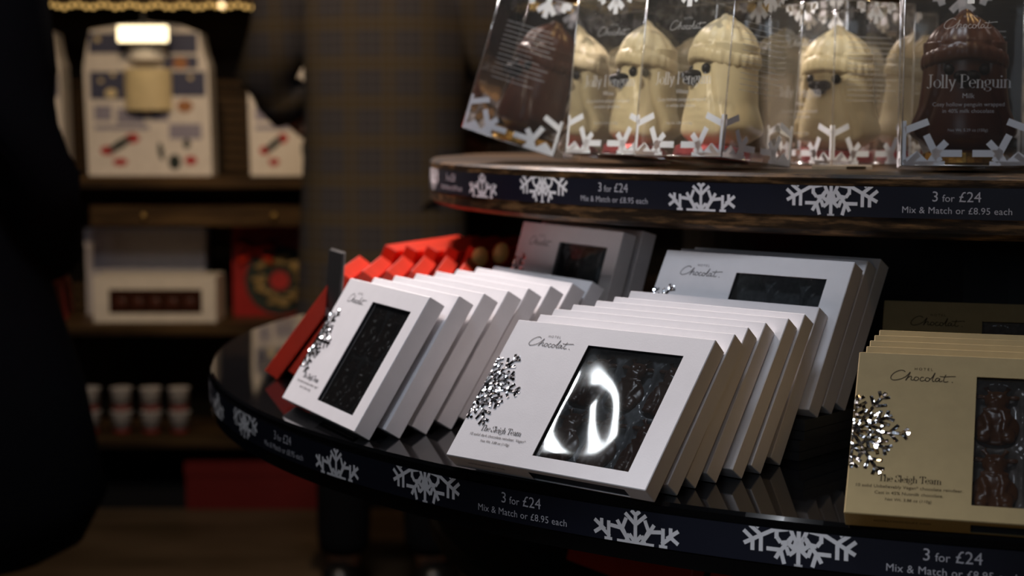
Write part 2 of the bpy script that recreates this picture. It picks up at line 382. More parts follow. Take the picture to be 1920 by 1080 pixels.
# ------------------------------------------------------------------ tiered round display table
TC = Vector((.6351, 2.0161)); R1 = 1.0021
UC = Vector((.6822, 2.0476)); R2 = .7860
ZB = EYE - .3301*.87            # top of the lower printed band
ZT = ZB + .00845                # table surface
HB = .0261                      # band height
ZUB = ZB + .23446               # top of upper band
ZU = ZUB + .0095                # upper shelf surface
ZUL = ZUB - HB - .0181          # upper shelf underside
LPER = .33856
tbl = thing('tiered_display_table', 'black round two tier shop display with navy snowflake price bands', 'display table', (TC.x, TC.y, 0))
NS = 220
o = MB().lathe([(R1-.0015, ZT-.048), (R1-.0015, ZT-.003), (R1-.003, ZT), (R1-.01, ZT)], n=NS).build('tabletop', BLACKGLOSS, tbl)
o = MB().lathe([(.16, 0), (.16, .04), (.12, .06), (.12, ZT-.056)], n=40).build('pedestal', BLACK, tbl)
o = MB().lathe([(.62, .0), (.62, .07), (.60, .08)], n=80).build('plinth', BLACK, tbl)
o = MB().lathe([(.735, .575), (.74, .58), (.74, .598), (.735, .600)], n=120).build('under_shelf', BLACK, tbl)
us = MB().lathe([(R2-.012, ZUL), (R2-.004, ZUL+.002), (R2, ZUL+.006), (R2, ZU-.003), (R2-.003, ZU), (R2-.02, ZU)], n=NS).build('upper_shelf', SHELFWOOD, tbl, smooth=False)
us.location = (UC.x-TC.x, UC.y-TC.y, 0)
MB().lathe([(.46, ZT), (.46, ZUL)], (UC.x-TC.x, UC.y-TC.y, 0), 64).build('core_drum', BLACK, tbl)
for p in us.data.polygons: p.use_smooth = False

# snowflake artwork, unit = band height, y from 0 (bottom) to 1 (top)
def sym(segs, wd):
    P = []
    for a, b in segs:
        P.append(stroke(a, b, wd, .0))
        if a[0] != 0 or b[0] != 0: P.append(stroke((-a[0], a[1]), (-b[0], b[1]), wd, .0))
    return P
FLAKE_A = sym([((0,1.05),(0,.0)), ((.05,.42),(.28,.62)), ((.28,.62),(.16,.86)), ((.16,.86),(.24,1.05)), ((.02,.62),(.16,.86)), ((.1,.44),(.26,.3)), ((.26,.3),(.34,.52)),
               ((.2,.8),(.5,.4)), ((.5,.42),(.9,.42)), ((.5,.42),(.64,.17)), ((.5,.42),(.39,.04)), ((.28,.66),(.5,.62)), ((.5,.62),(.62,.78)), ((.62,.72),(.62,1.0)),
               ((.45,1.1),(1.55,.5)), ((1.06,.77),(1.38,1.02)), ((1.06,.8),(1.06,.32)), ((1.3,.64),(1.56,.86)), ((1.3,.66),(1.3,.32)), ((1.14,1.04),(1.2,.97)), ((.3,1.02),(.62,.96)), ((-.12,.015),(.12,.015))], .115)
FLAKE_A += [[(-.2,.5),(.2,.5),(.1,.78),(-.1,.78)]]
FLAKE_B = sym([((0,.0),(0,.94)), ((0,.58),(.34,.88)), ((.0,.86),(.14,.98)), ((.2,.05),(.5,.46)), ((.45,.42),(.82,.46)), ((.48,.45),(.6,.64)), ((.44,.4),(.3,.74)), ((.3,.2),(.42,.42)),
               ((.0,.05),(.2,.28)), ((.2,.28),(.3,.06)), ((.06,.03),(.6,.03)), ((.88,.08),(.88,.58)), ((1.12,.28),(1.12,.62)), ((.84,.12),(1.18,.4)), ((1.0,.3),(1.36,.56)), ((1.1,.36),(1.36,.18)), ((.76,.04),(1.02,.04))], .115)
def band_map(R, zt, cx, cy, ph, eps):
    def f(x, y):                # x along the rim to the right, y up from band bottom
        a = ph + x/R
        return (cx + (R+eps)*cos(a), cy + (R+eps)*sin(a), zt - HB + y)
    return f
def subdiv_x(P, step):
    out = []
    for q in P:
        xs = [p[0] for p in q]; a, b = min(xs), max(xs)
        if b-a <= step*1.5: out.append(q); continue
        n = int((b-a)/step)+1
        for i in range(n):
            l, r = a+(b-a)*i/n, a+(b-a)*(i+1)/n
            c = clip(clip(q, lambda p: p[0]-l), lambda p: r-p[0])
            if len(c) >= 3: out.append(c)
    return out
LIN1, W1 = font_polys('3 for £24', .0095); LIN1a = None
def price_text():
    a, wa = font_polys('3', .0122); b, wb_ = font_polys('for', .0085); c, wc = font_polys('£24', .0122)
    g = .0036; tot = wa+wb_+wc+2*g; x = -tot/2
    P = shift(a, x, .0145) + shift(b, x+wa+g, .0145) + shift(c, x+wa+wb_+2*g, .0145)
    d, wd_ = font_polys('Mix & Match or £8.95 each', .0078, 1.04)
    return P + shift(d, -wd_/2, .0045)
PRICE = price_text()
def band(nm, R, zt, off, ph, kmin, kmax, a0, a1):
    bx, by = off
    th = [a0+(a1-a0)*i/160 for i in range(161)]
    V = []; F = []
    for i, a in enumerate(th):
        V += [(bx+(R+.0006)*cos(a), by+(R+.0006)*sin(a), zt-HB), (bx+(R+.0006)*cos(a), by+(R+.0006)*sin(a), zt)]
        if i: F.append([2*i-2, 2*i, 2*i+1, 2*i-1])
    b = obj('printed_band', V, F, NAVY, tbl)
    for k in range(kmin, kmax+1):
        for typ, P, s in (('A', FLAKE_A, k*LPER-.3138*LPER), ('B', FLAKE_B, k*LPER+.3109*LPER)):
            Q = [q for q in subdiv_x(cliprect(shift(P, 0, 0, HB), -.06, .06, .0003, HB-.0003), .004)]
            graphic('snowflake', ccw(Q), (lambda f, s: lambda x, y: f(x+s, y))(band_map(R, zt, bx, by, ph, .0009 if typ == 'A' else .0009), s), WHITEINK, b)
        graphic('lettering', PRICE, (lambda f, s: lambda x, y: f(x+s, y))(band_map(R, zt, bx, by, ph, .0009), k*LPER), GREYINK, b)
    return b
band('lower', R1, ZB, (0, 0), -1.9098, -3, 2, -1.9098-3.5*LPER/R1, -1.9098+2.5*LPER/R1)
band('upper', R2, ZUB, (UC.x-TC.x, UC.y-TC.y), -1.9811, -3, 2, -1.9811-3.5*LPER/R2, -1.9811+2.5*LPER/R2)

# ------------------------------------------------------------------ chocolate boxes
BW, BH, BD = .1984, .1374, .0170
WX0, WX1, WZ0, WZ1 = BW*.4238, BW*.8918, BH*.0918, BH*.8687
def sleeve_mesh(window=True):
    m = MB(); y0, y1 = -BD, 0; t = .0007
    def ring(f, x0, x1, v0, v1, hx0, hx1, h0, h1):
        o = [f(x0, v0), f(x1, v0), f(x1, v1), f(x0, v1)]; i = [f(hx0, h0), f(hx1, h0), f(hx1, h1), f(hx0, h1)]
        for k in range(4): m.quad(o[k], o[(k+1) % 4], i[(k+1) % 4], i[k])
    e = .0006      # tiny softened edge
    if window:
        ring(lambda x, z: (x, y0, z), e, BW-e, e, BH-e, WX0, WX1, WZ0, WZ1)
        for a, b in (((WX0, WZ0), (WX1, WZ0)), ((WX1, WZ0), (WX1, WZ1)), ((WX1, WZ1), (WX0, WZ1)), ((WX0, WZ1), (WX0, WZ0))):
            m.quad((a[0], y0, a[1]), (b[0], y0, b[1]), (b[0], y0+t, b[1]), (a[0], y0+t, a[1]))
        ring(lambda x, y: (x, y, 0), e, BW-e, -e, y0+e, WX0, WX1, -BD*.10, y0+BD*.28)
    else:
        m.quad((e, y0, e), (BW-e, y0, e), (BW-e, y0, BH-e), (e, y0, BH-e))
        m.quad((e, -e, 0), (BW-e, -e, 0), (BW-e, y0+e, 0), (e, y0+e, 0))
    m.quad((e, y0+e, BH), (BW-e, y0+e, BH), (BW-e, -e, BH), (e, -e, BH))
    m.quad((0, -e, e), (0, y0+e, e), (0, y0+e, BH-e), (0, -e, BH-e))
    m.quad((BW, y0+e, e), (BW, -e, e), (BW, -e, BH-e), (BW, y0+e, BH-e))
    m.quad((BW-e, 0, e), (e, 0, e), (e, 0, BH-e), (BW-e, 0, BH-e))
    X, Y, Z = (0, BW), (y0, 0), (0, BH)
    def s(a, i): return e if i == 0 else -e
    for iy in (0, 1):
        for iz in (0, 1):
            m.quad((e, Y[iy]+s(0,iy), Z[iz]), (BW-e, Y[iy]+s(0,iy), Z[iz]), (BW-e, Y[iy], Z[iz]+s(0,iz)), (e, Y[iy], Z[iz]+s(0,iz)))
        for ix in (0, 1):
            m.quad((X[ix]+s(0,ix), Y[iy], e), (X[ix], Y[iy]+s(0,iy), e), (X[ix], Y[iy]+s(0,iy), BH-e), (X[ix]+s(0,ix), Y[iy], BH-e))
    for ix in (0, 1):
        for iz in (0, 1):
            m.quad((X[ix]+s(0,ix), y0+e, Z[iz]), (X[ix]+s(0,ix), -e, Z[iz]), (X[ix], -e, Z[iz]+s(0,iz)), (X[ix], y0+e, Z[iz]+s(0,iz)))
            for iy in (0, 1):
                m.add([(X[ix]+s(0,ix), Y[iy]+s(0,iy), Z[iz]), (X[ix]+s(0,ix), Y[iy], Z[iz]+s(0,iz)), (X[ix], Y[iy]+s(0,iy), Z[iz]+s(0,iz))], [[0, 1, 2]])
    return m
def fix_normals(o):
    bm = bmesh.new(); bm.from_mesh(o.data); bmesh.ops.remove_doubles(bm, verts=bm.verts, dist=1e-6)
    bmesh.ops.recalc_face_normals(bm, faces=bm.faces); bm.to_mesh(o.data); bm.free()
FRONT = lambda x, z: (x, -BD-.00018, z)
# reindeer positions in the tray: two rows of five, those behind the window
RX = [.0985, .1345, .1705]; RZ = [WZ0+.0025, WZ0+.0555]
def film_obj(parent, name='window_film', amp=.0012, seed=0):
    rnd = random.Random(seed); ph = [rnd.uniform(0, 6.3) for _ in range(6)]
    nx, nz = 30, 32; V = []; F = []
    for j in range(nz+1):
        for i in range(nx+1):
            u, v = i/nx, j/nz
            d = sin(pi*u)*sin(pi*v)
            h = d**.6*amp*(.9 + .9*sin(6.2*u+3.6*v+ph[0]) + .8*sin(6.6*v-4.4*u+ph[1]) + .35*sin(9*u+ph[2])*sin(8*v+ph[3]))
            V.append((WX0+(WX1-WX0)*u, -BD+.0022-h*.45, WZ0+(WZ1-WZ0)*v))
    for j in range(nz):
        for i in range(nx): F.append([j*(nx+1)+i, j*(nx+1)+i+1, (j+1)*(nx+1)+i+1, (j+1)*(nx+1)+i])
    return obj(name, V, F, FILM, parent, smooth=True)
def tray_obj(parent, m):
    nx, nz = 66, 76; V = []; F = []
    for j in range(nz+1):
        for i in range(nx+1):
            x = WX0-.012+(WX1-WX0+.018)*i/nx; z = WZ0-.006+(WZ1-WZ0+.012)*j/nz
            h = 1.
            for rx in RX:
                for rz in RZ:
                    dx = (x-rx)/.0185; dz = (z-(rz+.023))/.0285
                    h = min(h, (abs(dx)**2.6+abs(dz)**2.6)**.5)
            k = max(0., min(1., (h-.72)/.3)); k = k*k*(3-2*k)
            rip = .0006*sin(x*900)*sin(z*700)
            V.append((x, -.0035-.0065*k+rip*k, z))
    for j in range(nz):
        for i in range(nx): F.append([j*(nx+1)+i, j*(nx+1)+i+1, (j+1)*(nx+1)+i+1, (j+1)*(nx+1)+i])
    return obj('tray', V, F, m, parent, smooth=True)
def foil_polys():
    P = []; c = (0., BH*.49)
    wd = .0026
    for k in range(-3, 4):
        a = k*pi/6*.96; L = .0395 if k % 2 == 0 else .030
        e = (c[0]+L*cos(a), c[1]+L*sin(a))
        P.append(stroke(c, e, wd, .4))
        for t, bl in ((.42, .010), (.66, .0085), (.88, .0055)):
            p = (c[0]+L*t*cos(a), c[1]+L*t*sin(a))
            for s in (-1, 1):
                P.append(stroke(p, (p[0]+bl*cos(a+s*.85), p[1]+bl*sin(a+s*.85)), wd*.95, .3))
    for k in range(-3, 3):
        a, b = k*pi/6*.96, (k+1)*pi/6*.96
        P.append(stroke((c[0]+.013*cos(a), c[1]+.013*sin(a)), (c[0]+.013*cos(b), c[1]+.013*sin(b)), wd*.9, .3))
    return cliprect(P, .0002, .09, .004, BH-.004)
def box_copy(src, label, loc, rot, name=None, keep=None):
    r = src.copy(); COL.objects.link(r); r.location = loc; r.rotation_euler = rot; r['label'] = label
    for ch in src.children:
        if keep and ch.name.split('.')[0] not in keep: continue
        c = ch.copy(); COL.objects.link(c); c.parent = r
    return r
def proto_box(label, group, card, ink, traymat, lines, foil=True, seed=0, base=None):
    t = thing('chocolate_box', label, 'box', group=group)
    s = sleeve_mesh().build('sleeve', card, t); fix_normals(s)
    if base is not None:       # base of another colour: bottom faces
        s.data.materials.append(base)
        for p in s.data.polygons:
            if p.normal.z < -.9: p.material_index = 1
    lg, lw = logo_polys(.0462); graphic('logo', ccw(shift(lg, BW*.118, BH*.825)), FRONT, ink, t)
    tx, tw = serif_text('The Sleigh Team', .0072, thick=.14, thin=.05)
    P = shift(tx, .0425-.0425/2, BH*.198, .0425/tw)
    for k, (s_, wd_) in enumerate(lines):
        q, qw = font_polys(s_, .004); P += shift(q, .0425-wd_/2, BH*.198-.0054-.0050*k, wd_/qw)
    graphic('lettering', ccw(P), FRONT, ink, t)
    bt, bw_ = font_polys('HOTELCHOCOLAT.COM', .0032, 1.1)
    graphic('small_print', ccw(bt), lambda x, y: (.02+x, -BD*.5+y*-1, -.00012), ink, t)
    if foil: graphic('foil_snowflake', ccw(foil_polys()), lambda x, z: (x, -BD-.0003, z), GLITTER, t)
    film_obj(t, seed=seed, amp=.0022)
    tray_obj(t, traymat)
    MB().box((.0015, -BD+.0022, .0015), (WX0-.0005, -.0012, BH-.0015)).build('inner_wall', DARKCARD, t)
    MB().quad((WX0-.0005, -.0014, .0012), (BW-.001, -.0014, .0012), (BW-.001, -.0014, BH-.0012), (WX0-.0005, -.0014, BH-.0012)).build('inner_back', DARKCARD, t)
    return t
LW = [('10 solid dark chocolate reindeer. Vegan*', .058), ('Net Wt. 3.88 oz (110g)', .030)]
LG = [('10 solid Unbelievably Vegan* chocolate reindeer.', .072), ('Cast in 45% Nutmilk chocolate.', .046), ('Net Wt. 3.88 oz (110g)', .031)]

ROW1 = [[-0.2149,1.57,-1.1065,.5671],[-0.1914,1.5766,-1.091,.5668],[-0.1712,1.5948,-1.0777,.5653],[-0.1507,1.6172,-1.0699,.5659],[-0.1312,1.6417,-1.0725,.5659],[-0.1105,1.6633,-1.0672,.5659],[-0.0895,1.6867,-1.0622,.565],[-0.0711,1.7031,-1.0514,.5658]]
ROW2 = [[-0.0458,1.2885,-0.7019,0.7343],[-0.0256,1.311,-0.7139,0.7056],[-0.0097,1.3344,-0.7089,0.6708],[0.009,1.3535,-0.7123,0.645],[0.0324,1.3701,-0.7224,0.6149],[0.0512,1.3892,-0.7317,0.5892],[0.071,1.4203,-0.7235,0.5505]]
ROW3 = [[0.2326,1.0942,-0.301,0.765],[0.2434,1.1185,-0.301,0.75],[0.2516,1.1431,-0.301,0.735],[0.2606,1.1671,-0.301,0.72],[0.2699,1.1908,-0.301,0.705]]
ORD = ['first', 'second', 'third', 'fourth', 'fifth', 'sixth', 'seventh', 'eighth', 'ninth']
ZBX = ZT + .0002
def pose(o, p, z=ZBX): o.location = (p[0], p[1], z); o.rotation_euler = (-p[3], 0, p[2])

wbox = proto_box('white window box at the front of the middle row, bright glare on its film', 'white boxes of dark reindeer', WHITE, INK, TRAY, LW, seed=3)
pose(wbox, ROW2[0])
KEEP = {'sleeve', 'window_film', 'tray', 'inner_back', 'logo'}
for i in range(1, 7):
    box_copy(wbox, f'white box {ORD[i]} from the front in the middle leaning row', (ROW2[i][0], ROW2[i][1], ZBX), (-ROW2[i][3], 0, ROW2[i][2]), keep=KEEP)
lead1 = box_copy(wbox, 'white window box leading the left row beside the dark price card', (ROW1[0][0], ROW1[0][1], ZBX), (-ROW1[0][3], 0, ROW1[0][2]))
for ch in list(lead1.children):
    if ch.name.startswith('window_film'): bpy.data.objects.remove(ch)
film_obj(lead1, seed=11, amp=.0004)
for i in range(1, 8):
    box_copy(wbox, f'white box {ORD[i]} from the front in the left leaning row', (ROW1[i][0], ROW1[i][1], ZBX), (-ROW1[i][3], 0, ROW1[i][2]), keep=KEEP)

# back boxes raised on flat boxes
def bvec(yaw): return Vector((-sin(yaw), cos(yaw)))
def uvec(yaw): return Vector((cos(yaw), sin(yaw)))
ZR = ZT + 2*(BD+.0003)
c1y, c1 = -1.0484, Vector((-.007, 1.7604)); c2y, c2 = -.7363, Vector((.1080, 1.4490))
C1 = [(c1, .29), (c1 + bvec(c1y)*.024, .29)]
C2 = [(c2, .530), (c2 + bvec(c2y)*.0222, .530), (c2 + bvec(c2y)*.0440, .530)]
for i, (p, t) in enumerate(C1):
    q = box_copy(wbox, ['white box raised behind the left row, curved glare in its window', 'white box hidden behind the raised box of the left row'][i], (p.x, p.y, ZR+.0003), (-t, 0, c1y), keep=None if i == 0 else KEEP)
    if i == 0:
        for ch in list(q.children):
            if ch.name.startswith('window_film'): bpy.data.objects.remove(ch)
        film_obj(q, seed=21, amp=.007)
for i, (p, t) in enumerate(C2):
    q = box_copy(wbox, ['white box raised behind the middle row under the upper shelf, black window', 'second raised white box behind the middle row, in shade', 'rearmost raised white box behind the middle row, in deep shade'][i], (p.x, p.y, ZR+.0003), (-t, 0, c2y), keep=None if i == 0 else KEEP)
    if i == 0:
        for ch in list(q.children):
            if ch.name.startswith('window_film'): bpy.data.objects.remove(ch)
        film_obj(q, seed=5, amp=.0003)
# flat charcoal boxes that raise them
fm = None
def flat_box(label, origin, yaw, z):
    global fm
    t = thing('flat_box', label, 'box', (origin.x, origin.y, z), (0, 0, yaw), 'charcoal boxes lying flat as risers')
    if fm is None:
        m = MB(); e = .0006
        m.box((0, 0, 0), (BW, BH, BD*.42)); a = m.build('base', DARKCARD, t)
        l = MB().box((-.0004, -.0004, BD*.46), (BW+.0004, BH+.0004, BD)).build('lid', DARKCARD, t)
        k = MB().box((.001, .001, BD*.42), (BW-.001, BH-.001, BD*.46)).build('seam', BLACK, t)
        fm = (a, l, k)
    else:
        for s in fm:
            c = s.copy(); COL.objects.link(c); c.parent = t
o2 = Vector((ROW2[6][0], ROW2[6][1])) + bvec(c2y)*.028
flat_box('lower charcoal box lying flat behind the middle row', o2 + uvec(c2y)*.002, c2y, ZT+.0002)
flat_box('upper charcoal box lying flat, carrying the raised white boxes', o2 + uvec(c2y)*.004 + bvec(c2y)*.004, c2y, ZT+.0004+BD)
o1 = c1 - bvec(c1y)*.03
flat_box('lower charcoal box lying flat behind the left row', o1, c1y, ZT+.0002)
flat_box('upper charcoal box lying flat under the raised left box', o1 + bvec(c1y)*.002, c1y, ZT+.0004+BD)

gbox = proto_box('gold window box nearest the camera at the right edge', 'gold boxes of nut milk reindeer', GOLDCARD, BROWNINK, CLEARTRAY, LG, seed=8, base=GOLDBASE)
pose(gbox, ROW3[0])
for ch in list(gbox.children):
    if ch.name.startswith('window_film'): bpy.data.objects.remove(ch)
film_obj(gbox, seed=9, amp=.0002)
for i in range(1, 5):
    box_copy(gbox, f'gold box {ORD[i]} from the front in the right leaning row', (ROW3[i][0], ROW3[i][1], ZBX), (-ROW3[i][3], 0, ROW3[i][2]), keep=KEEP)
q = box_copy(gbox, 'gold box set apart at the back of the right row, in shade', (.3125, 1.352, ZBX), (-.60, 0, -.29))
for ch in list(q.children):
    if ch.name.startswith('window_film'): bpy.data.objects.remove(ch)
film_obj(q, seed=9, amp=.0002)

# ------------------------------------------------------------------ reindeer chocolates
def remeshed(mb, voxel, name):
    o = mb.build(name, None)
    md = o.modifiers.new('r', 'REMESH'); md.mode = 'VOXEL'; md.voxel_size = voxel; md.use_smooth_shade = True
    sm = o.modifiers.new('s', 'SMOOTH'); sm.iterations = 3; sm.factor = .5
    dg = bpy.context.evaluated_depsgraph_get(); me = bpy.data.meshes.new_from_object(o.evaluated_get(dg))
    bpy.data.objects.remove(o)
    for p in me.polygons: p.use_smooth = True
    return me
def reindeer_mesh():
    m = MB()          # local: x right, -y to the viewer, z up, 0.048 tall
    m.sphere((0, 0, .0135), (.0150, .0055, .0138), 20, 12)
    m.sphere((0, -.001, .020), (.0105, .0055, .0100), 18, 12)
    m.sphere((0, -.0015, .034), (.0082, .0058, .0078), 18, 12)      # head
    m.sphere((0, -.0052, .0305), (.0062, .0036, .0044), 16, 10)     # muzzle
    for s in (-1, 1):
        m.sphere((s*.0112, -.0005, .0375), (.0046, .0022, .0019), 12, 8)     # ears
        m.tube([(s*.004, -.001, .040), (s*.0065, -.001, .0435), (s*.0105, -.001, .0455)], [.0015, .0013, .0009])
        m.tube([(s*.0065, -.001, .0435), (s*.0060, -.001, .0475)], [.0012, .0008])
        m.sphere((s*.0075, -.0035, .0065), (.0050, .0040, .0062), 14, 10)    # hind legs
        m.tube([(s*.0075, -.0035, .022), (s*.0052, -.0058, .014), (s*.0046, -.0058, .008)], [.0032, .0027, .0024])
        m.sphere((s*.0031, -.0068, .0362), (.0017, .0013, .0020), 10, 8)     # eyes
        m.sphere((s*.0078, -.0052, .0022), (.0044, .0036, .0024), 12, 8)
    m.sphere((0, -.0088, .0318), (.0017, .0012, .0012), 10, 8)
    m.tube([(-.0085, -.003, .0262), (0, -.0062, .0248), (.0085, -.003, .0262)], .0017)   # scarf
    m.tube([(.004, -.006, .0245), (.0055, -.0066, .0175)], [.0018, .0014])
    return remeshed(m, .0009, 'chocolate_reindeer')
RM = reindeer_mesh()
def put_reindeer(box, m, desc, cols, rows, wave=True):
    M = Matrix.Translation(box.location) @ box.rotation_euler.to_matrix().to_4x4()
    me = RM.copy()
    me.materials.clear(); me.materials.append(m)
    for r in rows:
        for c in cols:
            o = bpy.data.objects.new('chocolate_reindeer', me); COL.objects.link(o)
            o.matrix_world = M @ Matrix.Translation((RX[c], -.0072, RZ[r])) @ Matrix.Diagonal((1.08, .72, 1.08, 1))
            where = ('lower' if r == 0 else 'upper') + ' row, ' + ['left', 'middle', 'right'][c]
            tag(o, f'{desc}, {where}', 'chocolate', 'chocolate reindeer in window boxes')
put_reindeer(wbox, DARKCHOC, 'dark chocolate reindeer in the glaring middle box', (0, 1, 2), (0, 1))
put_reindeer(lead1, DARKCHOC, 'dark chocolate reindeer in the left leading box', (0, 1, 2), (0, 1))
put_reindeer(gbox, MILKCHOC, 'brown chocolate reindeer in the gold front box', (0, 1), (0, 1))

# ------------------------------------------------------------------ red boxes at the far left of the table
def red_proto():
    t = thing('red_box', '', 'box', group='red gift boxes fanned on the table')
    s = sleeve_mesh(False).build('sleeve', REDCARD, t); fix_normals(s)
    P = []
    for k in range(12):
        a = 2*pi*k/12; P.append(stroke((BW*.5, BH*.5), (BW*.5+.04*cos(a), BH*.5+.04*sin(a)), .004, .3))
    graphic('gold_star', ccw(P), lambda x, z: (x, -BD-.0002, z), GOLDFOIL, t)
    return t
A1 = (-.2528, 1.930, -1.5925, .64)
red = red_proto(); red['label'] = 'red box at the outer end of the fanned red row'
pose(red, A1)
for i in range(1, 6):
    p = (A1[0]+.0265*i, A1[1]-.002*i, A1[2], A1[3])
    box_copy(red, f'red box {ORD[i]} from the outer end of the near red row', (p[0], p[1], ZBX), (-p[3], 0, p[2]))
E1 = (-.1105, 2.150, -2.0052, .44)
for i in range(5):
    p = (E1[0]+.0255*i, E1[1]-.004*i, E1[2], E1[3])
    box_copy(red, f'red box {ORD[i]} from the left in the rear red row', (p[0], p[1], ZBX), (-p[3], 0, p[2]))
box_copy(red, 'dark red box standing upright beside the raised white box', (.030, 2.050, ZBX), (-.04, 0, -1.48))
# two gold medallions tied to rear red boxes
for k, (px, py, d, nm) in enumerate(((894, 482, 1.90, 'left'), (933, 474, 1.90, 'right'))):
    p = at(px, py, d)
    m = MB(); m.sphere((0, 0, 0), (.0100, .0045, .0135), 16, 10)
    o = thing('gold_medallion', f'{nm} gold oval ornament among the red boxes', 'ornament', (p.x, p.y, p.z-.0155), (0, .25, .2), 'gold ornaments on the red boxes')
    a = m.build('disc', mat('matte_gold', (.85, .55, .16), .5, metal=.2), o, smooth=True); a.location = (0, 0, .0155)
    MB().tube([(0, 0, .0), (0, .004, -.03), (0, .006, p.z-ZT > 0 and -(p.z-.0155-ZT) or -.08)], .0012, 6).build('stem', GOLDFOIL, o)

# price card
pc = thing('price_card', 'narrow dark price card standing left of the white boxes', 'sign', (-.2, 1.705, ZT+.0003), (0, 0, -1.22))
pk = MB().box((-.030, -.0012, .003), (.030, .0012, .143)).build('card', BLACK, pc)
pk2 = MB().box((-.0305, .0012, .003), (.0305, .0022, .1445)).build('backing', mat('grey_acrylic', (.25, .23, .21), .4), pc)
MB().box((-.03, -.012, 0), (.03, .012, .003)).build('foot', BLACK, pc)
P = []
for s_, sz, y in (('3 for £24', .012, .072), ('Mix & Match', .0065, .055), ('or £8.95 each', .0065, .045)):
    q, qw = font_polys(s_, sz); P += shift(q, -qw/2, y)
pk3 = graphic('lettering', ccw(P), lambda x, z: (x, -.0014, z), WHITEINK, pc)
for o in (pk, pk2, pk3): o.rotation_euler = (-.09, 0, 0)

# ------------------------------------------------------------------ penguin cartons on the upper shelf
PW, PH, PD = .112, .165, .100
def carton_proto(kind):
    t = thing('penguin_carton', '', 'carton', group='clear cartons on the upper shelf')
    m = MB(); m.box((0, -PD, .0006), (PW, 0, PH)); s = m.build('clear_shell', CARTONFILM, t)
    ed = MB(); r = .0007
    for x in (0, PW):
        for y in (-PD, 0): ed.tube([(x, y, .001), (x, y, PH)], r, 6)
    for z in (.001, PH):
        for y in (-PD, 0): ed.tube([(0, y, z), (PW, y, z)], r, 6)
        for x in (0, PW): ed.tube([(x, -PD, z), (x, 0, z)], r, 6)
    ed.build('folded_edges', EDGEFILM, t, smooth=True)
    # snow branches round the foot of every face and on the top edge
    U = PW
    segs = [((.016,.0),(.016,.36)), ((.02,.285),(.20,.355)), ((.185,.25),(.29,.04)), ((.34,.195),(.25,.10)), ((.23,.105),(.46,.105)), ((.02,.02),(.13,.10)), ((.27,.11),(.20,.0)), ((.02,.015),(.33,.015))]
    W_ = .055
    P = [stroke((a[0]*U, a[1]*U), (b[0]*U, b[1]*U), W_*U*(.55 if i == 0 else 1)) for i, (a, b) in enumerate(segs)]
    P.append([(0, 0), (.25*U, 0), (.12*U, .12*U)])
    PL = ccw(cliprect(P, .0002, PW-.0002, .0008, PH-.0004)); PR = ccw(mirror(PL, PW/2))
    T = [[((.5,.0),(.5,-.20)), ((.5,-.06),(.41,-.15)), ((.5,-.06),(.59,-.15))], [((.3,0),(.34,-.1)), ((.26,-.04),(.36,-.04))], [((.7,0),(.66,-.1)), ((.64,-.04),(.74,-.04))]]
    PT = [ccw(cliprect([stroke((a[0]*U, PH+a[1]*U), (b[0]*U, PH+b[1]*U), W_*U) for a, b in T_], .0002, PW-.0002, .0008, PH-.0004)) for T_ in T]
    for Q in [PL, PR] + PT:
        graphic('printed_snowflake', Q, lambda x, z: (x, -PD-.0004, z), WHITEINK, t)
        graphic('printed_snowflake', Q, lambda x, z: (PW+.0004, -PD+x*PD/PW, z), WHITEINK, t)
        graphic('printed_snowflake', Q, lambda x, z: (-.0004, -x*PD/PW, z), WHITEINK, t)
        graphic('printed_snowflake', Q, lambda x, z: (PW-x, .0004, z), WHITEINK, t)
    lg, lw = logo_polys(.046, .85); Q = shift(lg, PW/2-.023, PH*.735)
    tx, tw = serif_text('Jolly Penguin', .0128, thick=.125, thin=.035); k = .072/tw
    Q += shift(tx, PW/2-.036, PH*.42, k)
    for s_, sz, z in ((kind, .0062, .365), ('Cosy hollow penguin wrapped', .0050, .322), ('in 40% milk chocolate' if kind == 'Milk' else 'in white chocolate', .0050, .287), ('Net Wt. 5.29 oz (150g)', .0036, .188)):
        q, qw = font_polys(s_, sz); Q += shift(q, PW/2-qw/2, PH*z)
    graphic('lettering', ccw(Q), lambda x, z: (x, -PD-.0004, z), CARTONINK, t)
    # lines of small print on the side and back faces
    L_ = []
    rnd = random.Random(5)
    for i in range(13):
        z = PH*(.78-.032*i); L_.append(stroke((PD*.16, z), (PD*rnd.uniform(.55, .8), z), .0007))
    graphic('small_print', ccw(L_), lambda x, z: (PW+.0004, -PD+x, z), CARTONINK, t)
    graphic('small_print', ccw(L_), lambda x, z: (PW-x, .0004, z), CARTONINK, t)
    MB().lathe([(.036, .0012), (.038, .004), (.036, .013), (.031, .015)], (PW/2, -PD/2, 0), 32).build('foil_base', GOLDFOIL if kind == 'Milk' else PINKFOIL, t, smooth=False)
    return t
# penguin figure
PHGT = .126
def sstep(a, b, x):
    t = max(0., min(1., (x-a)/(b-a))); return t*t*(3-2*t)
def penguin_body(m):
    n, k = 84, 50; rings = []
    for i in range(k+1):
        z = i/k*.78
        r = (.5*sstep(-.05, .09, z) + .5) * (.0385 - .0050*sstep(.10, .62, z))
        ring = []
        for j in range(n):
            ph = 2*pi*j/n - pi; a = abs(ph)       # 0 = front (-y)
            f0 = .66 + .40*sstep(.62, .1, z)
            cape = sstep(f0-.07, f0+.07, a); up = sstep(.04, .15, z)
            rr = r*(1 + .10*cape*up - .01*(1-cape)) + .0055*cape*sstep(.34, .14, z)*sstep(.05, .13, z)
            rr -= .0026*math.exp(-((a-f0+.03)/.06)**2)*up
            rr += .0022*(1-cape)*sstep(.50, .20, z)*sstep(.02, .12, z)
            ring.append((rr*sin(ph), -rr*cos(ph)*.88, z*PHGT))
        rings.append(ring)
    return MB().loft(rings)
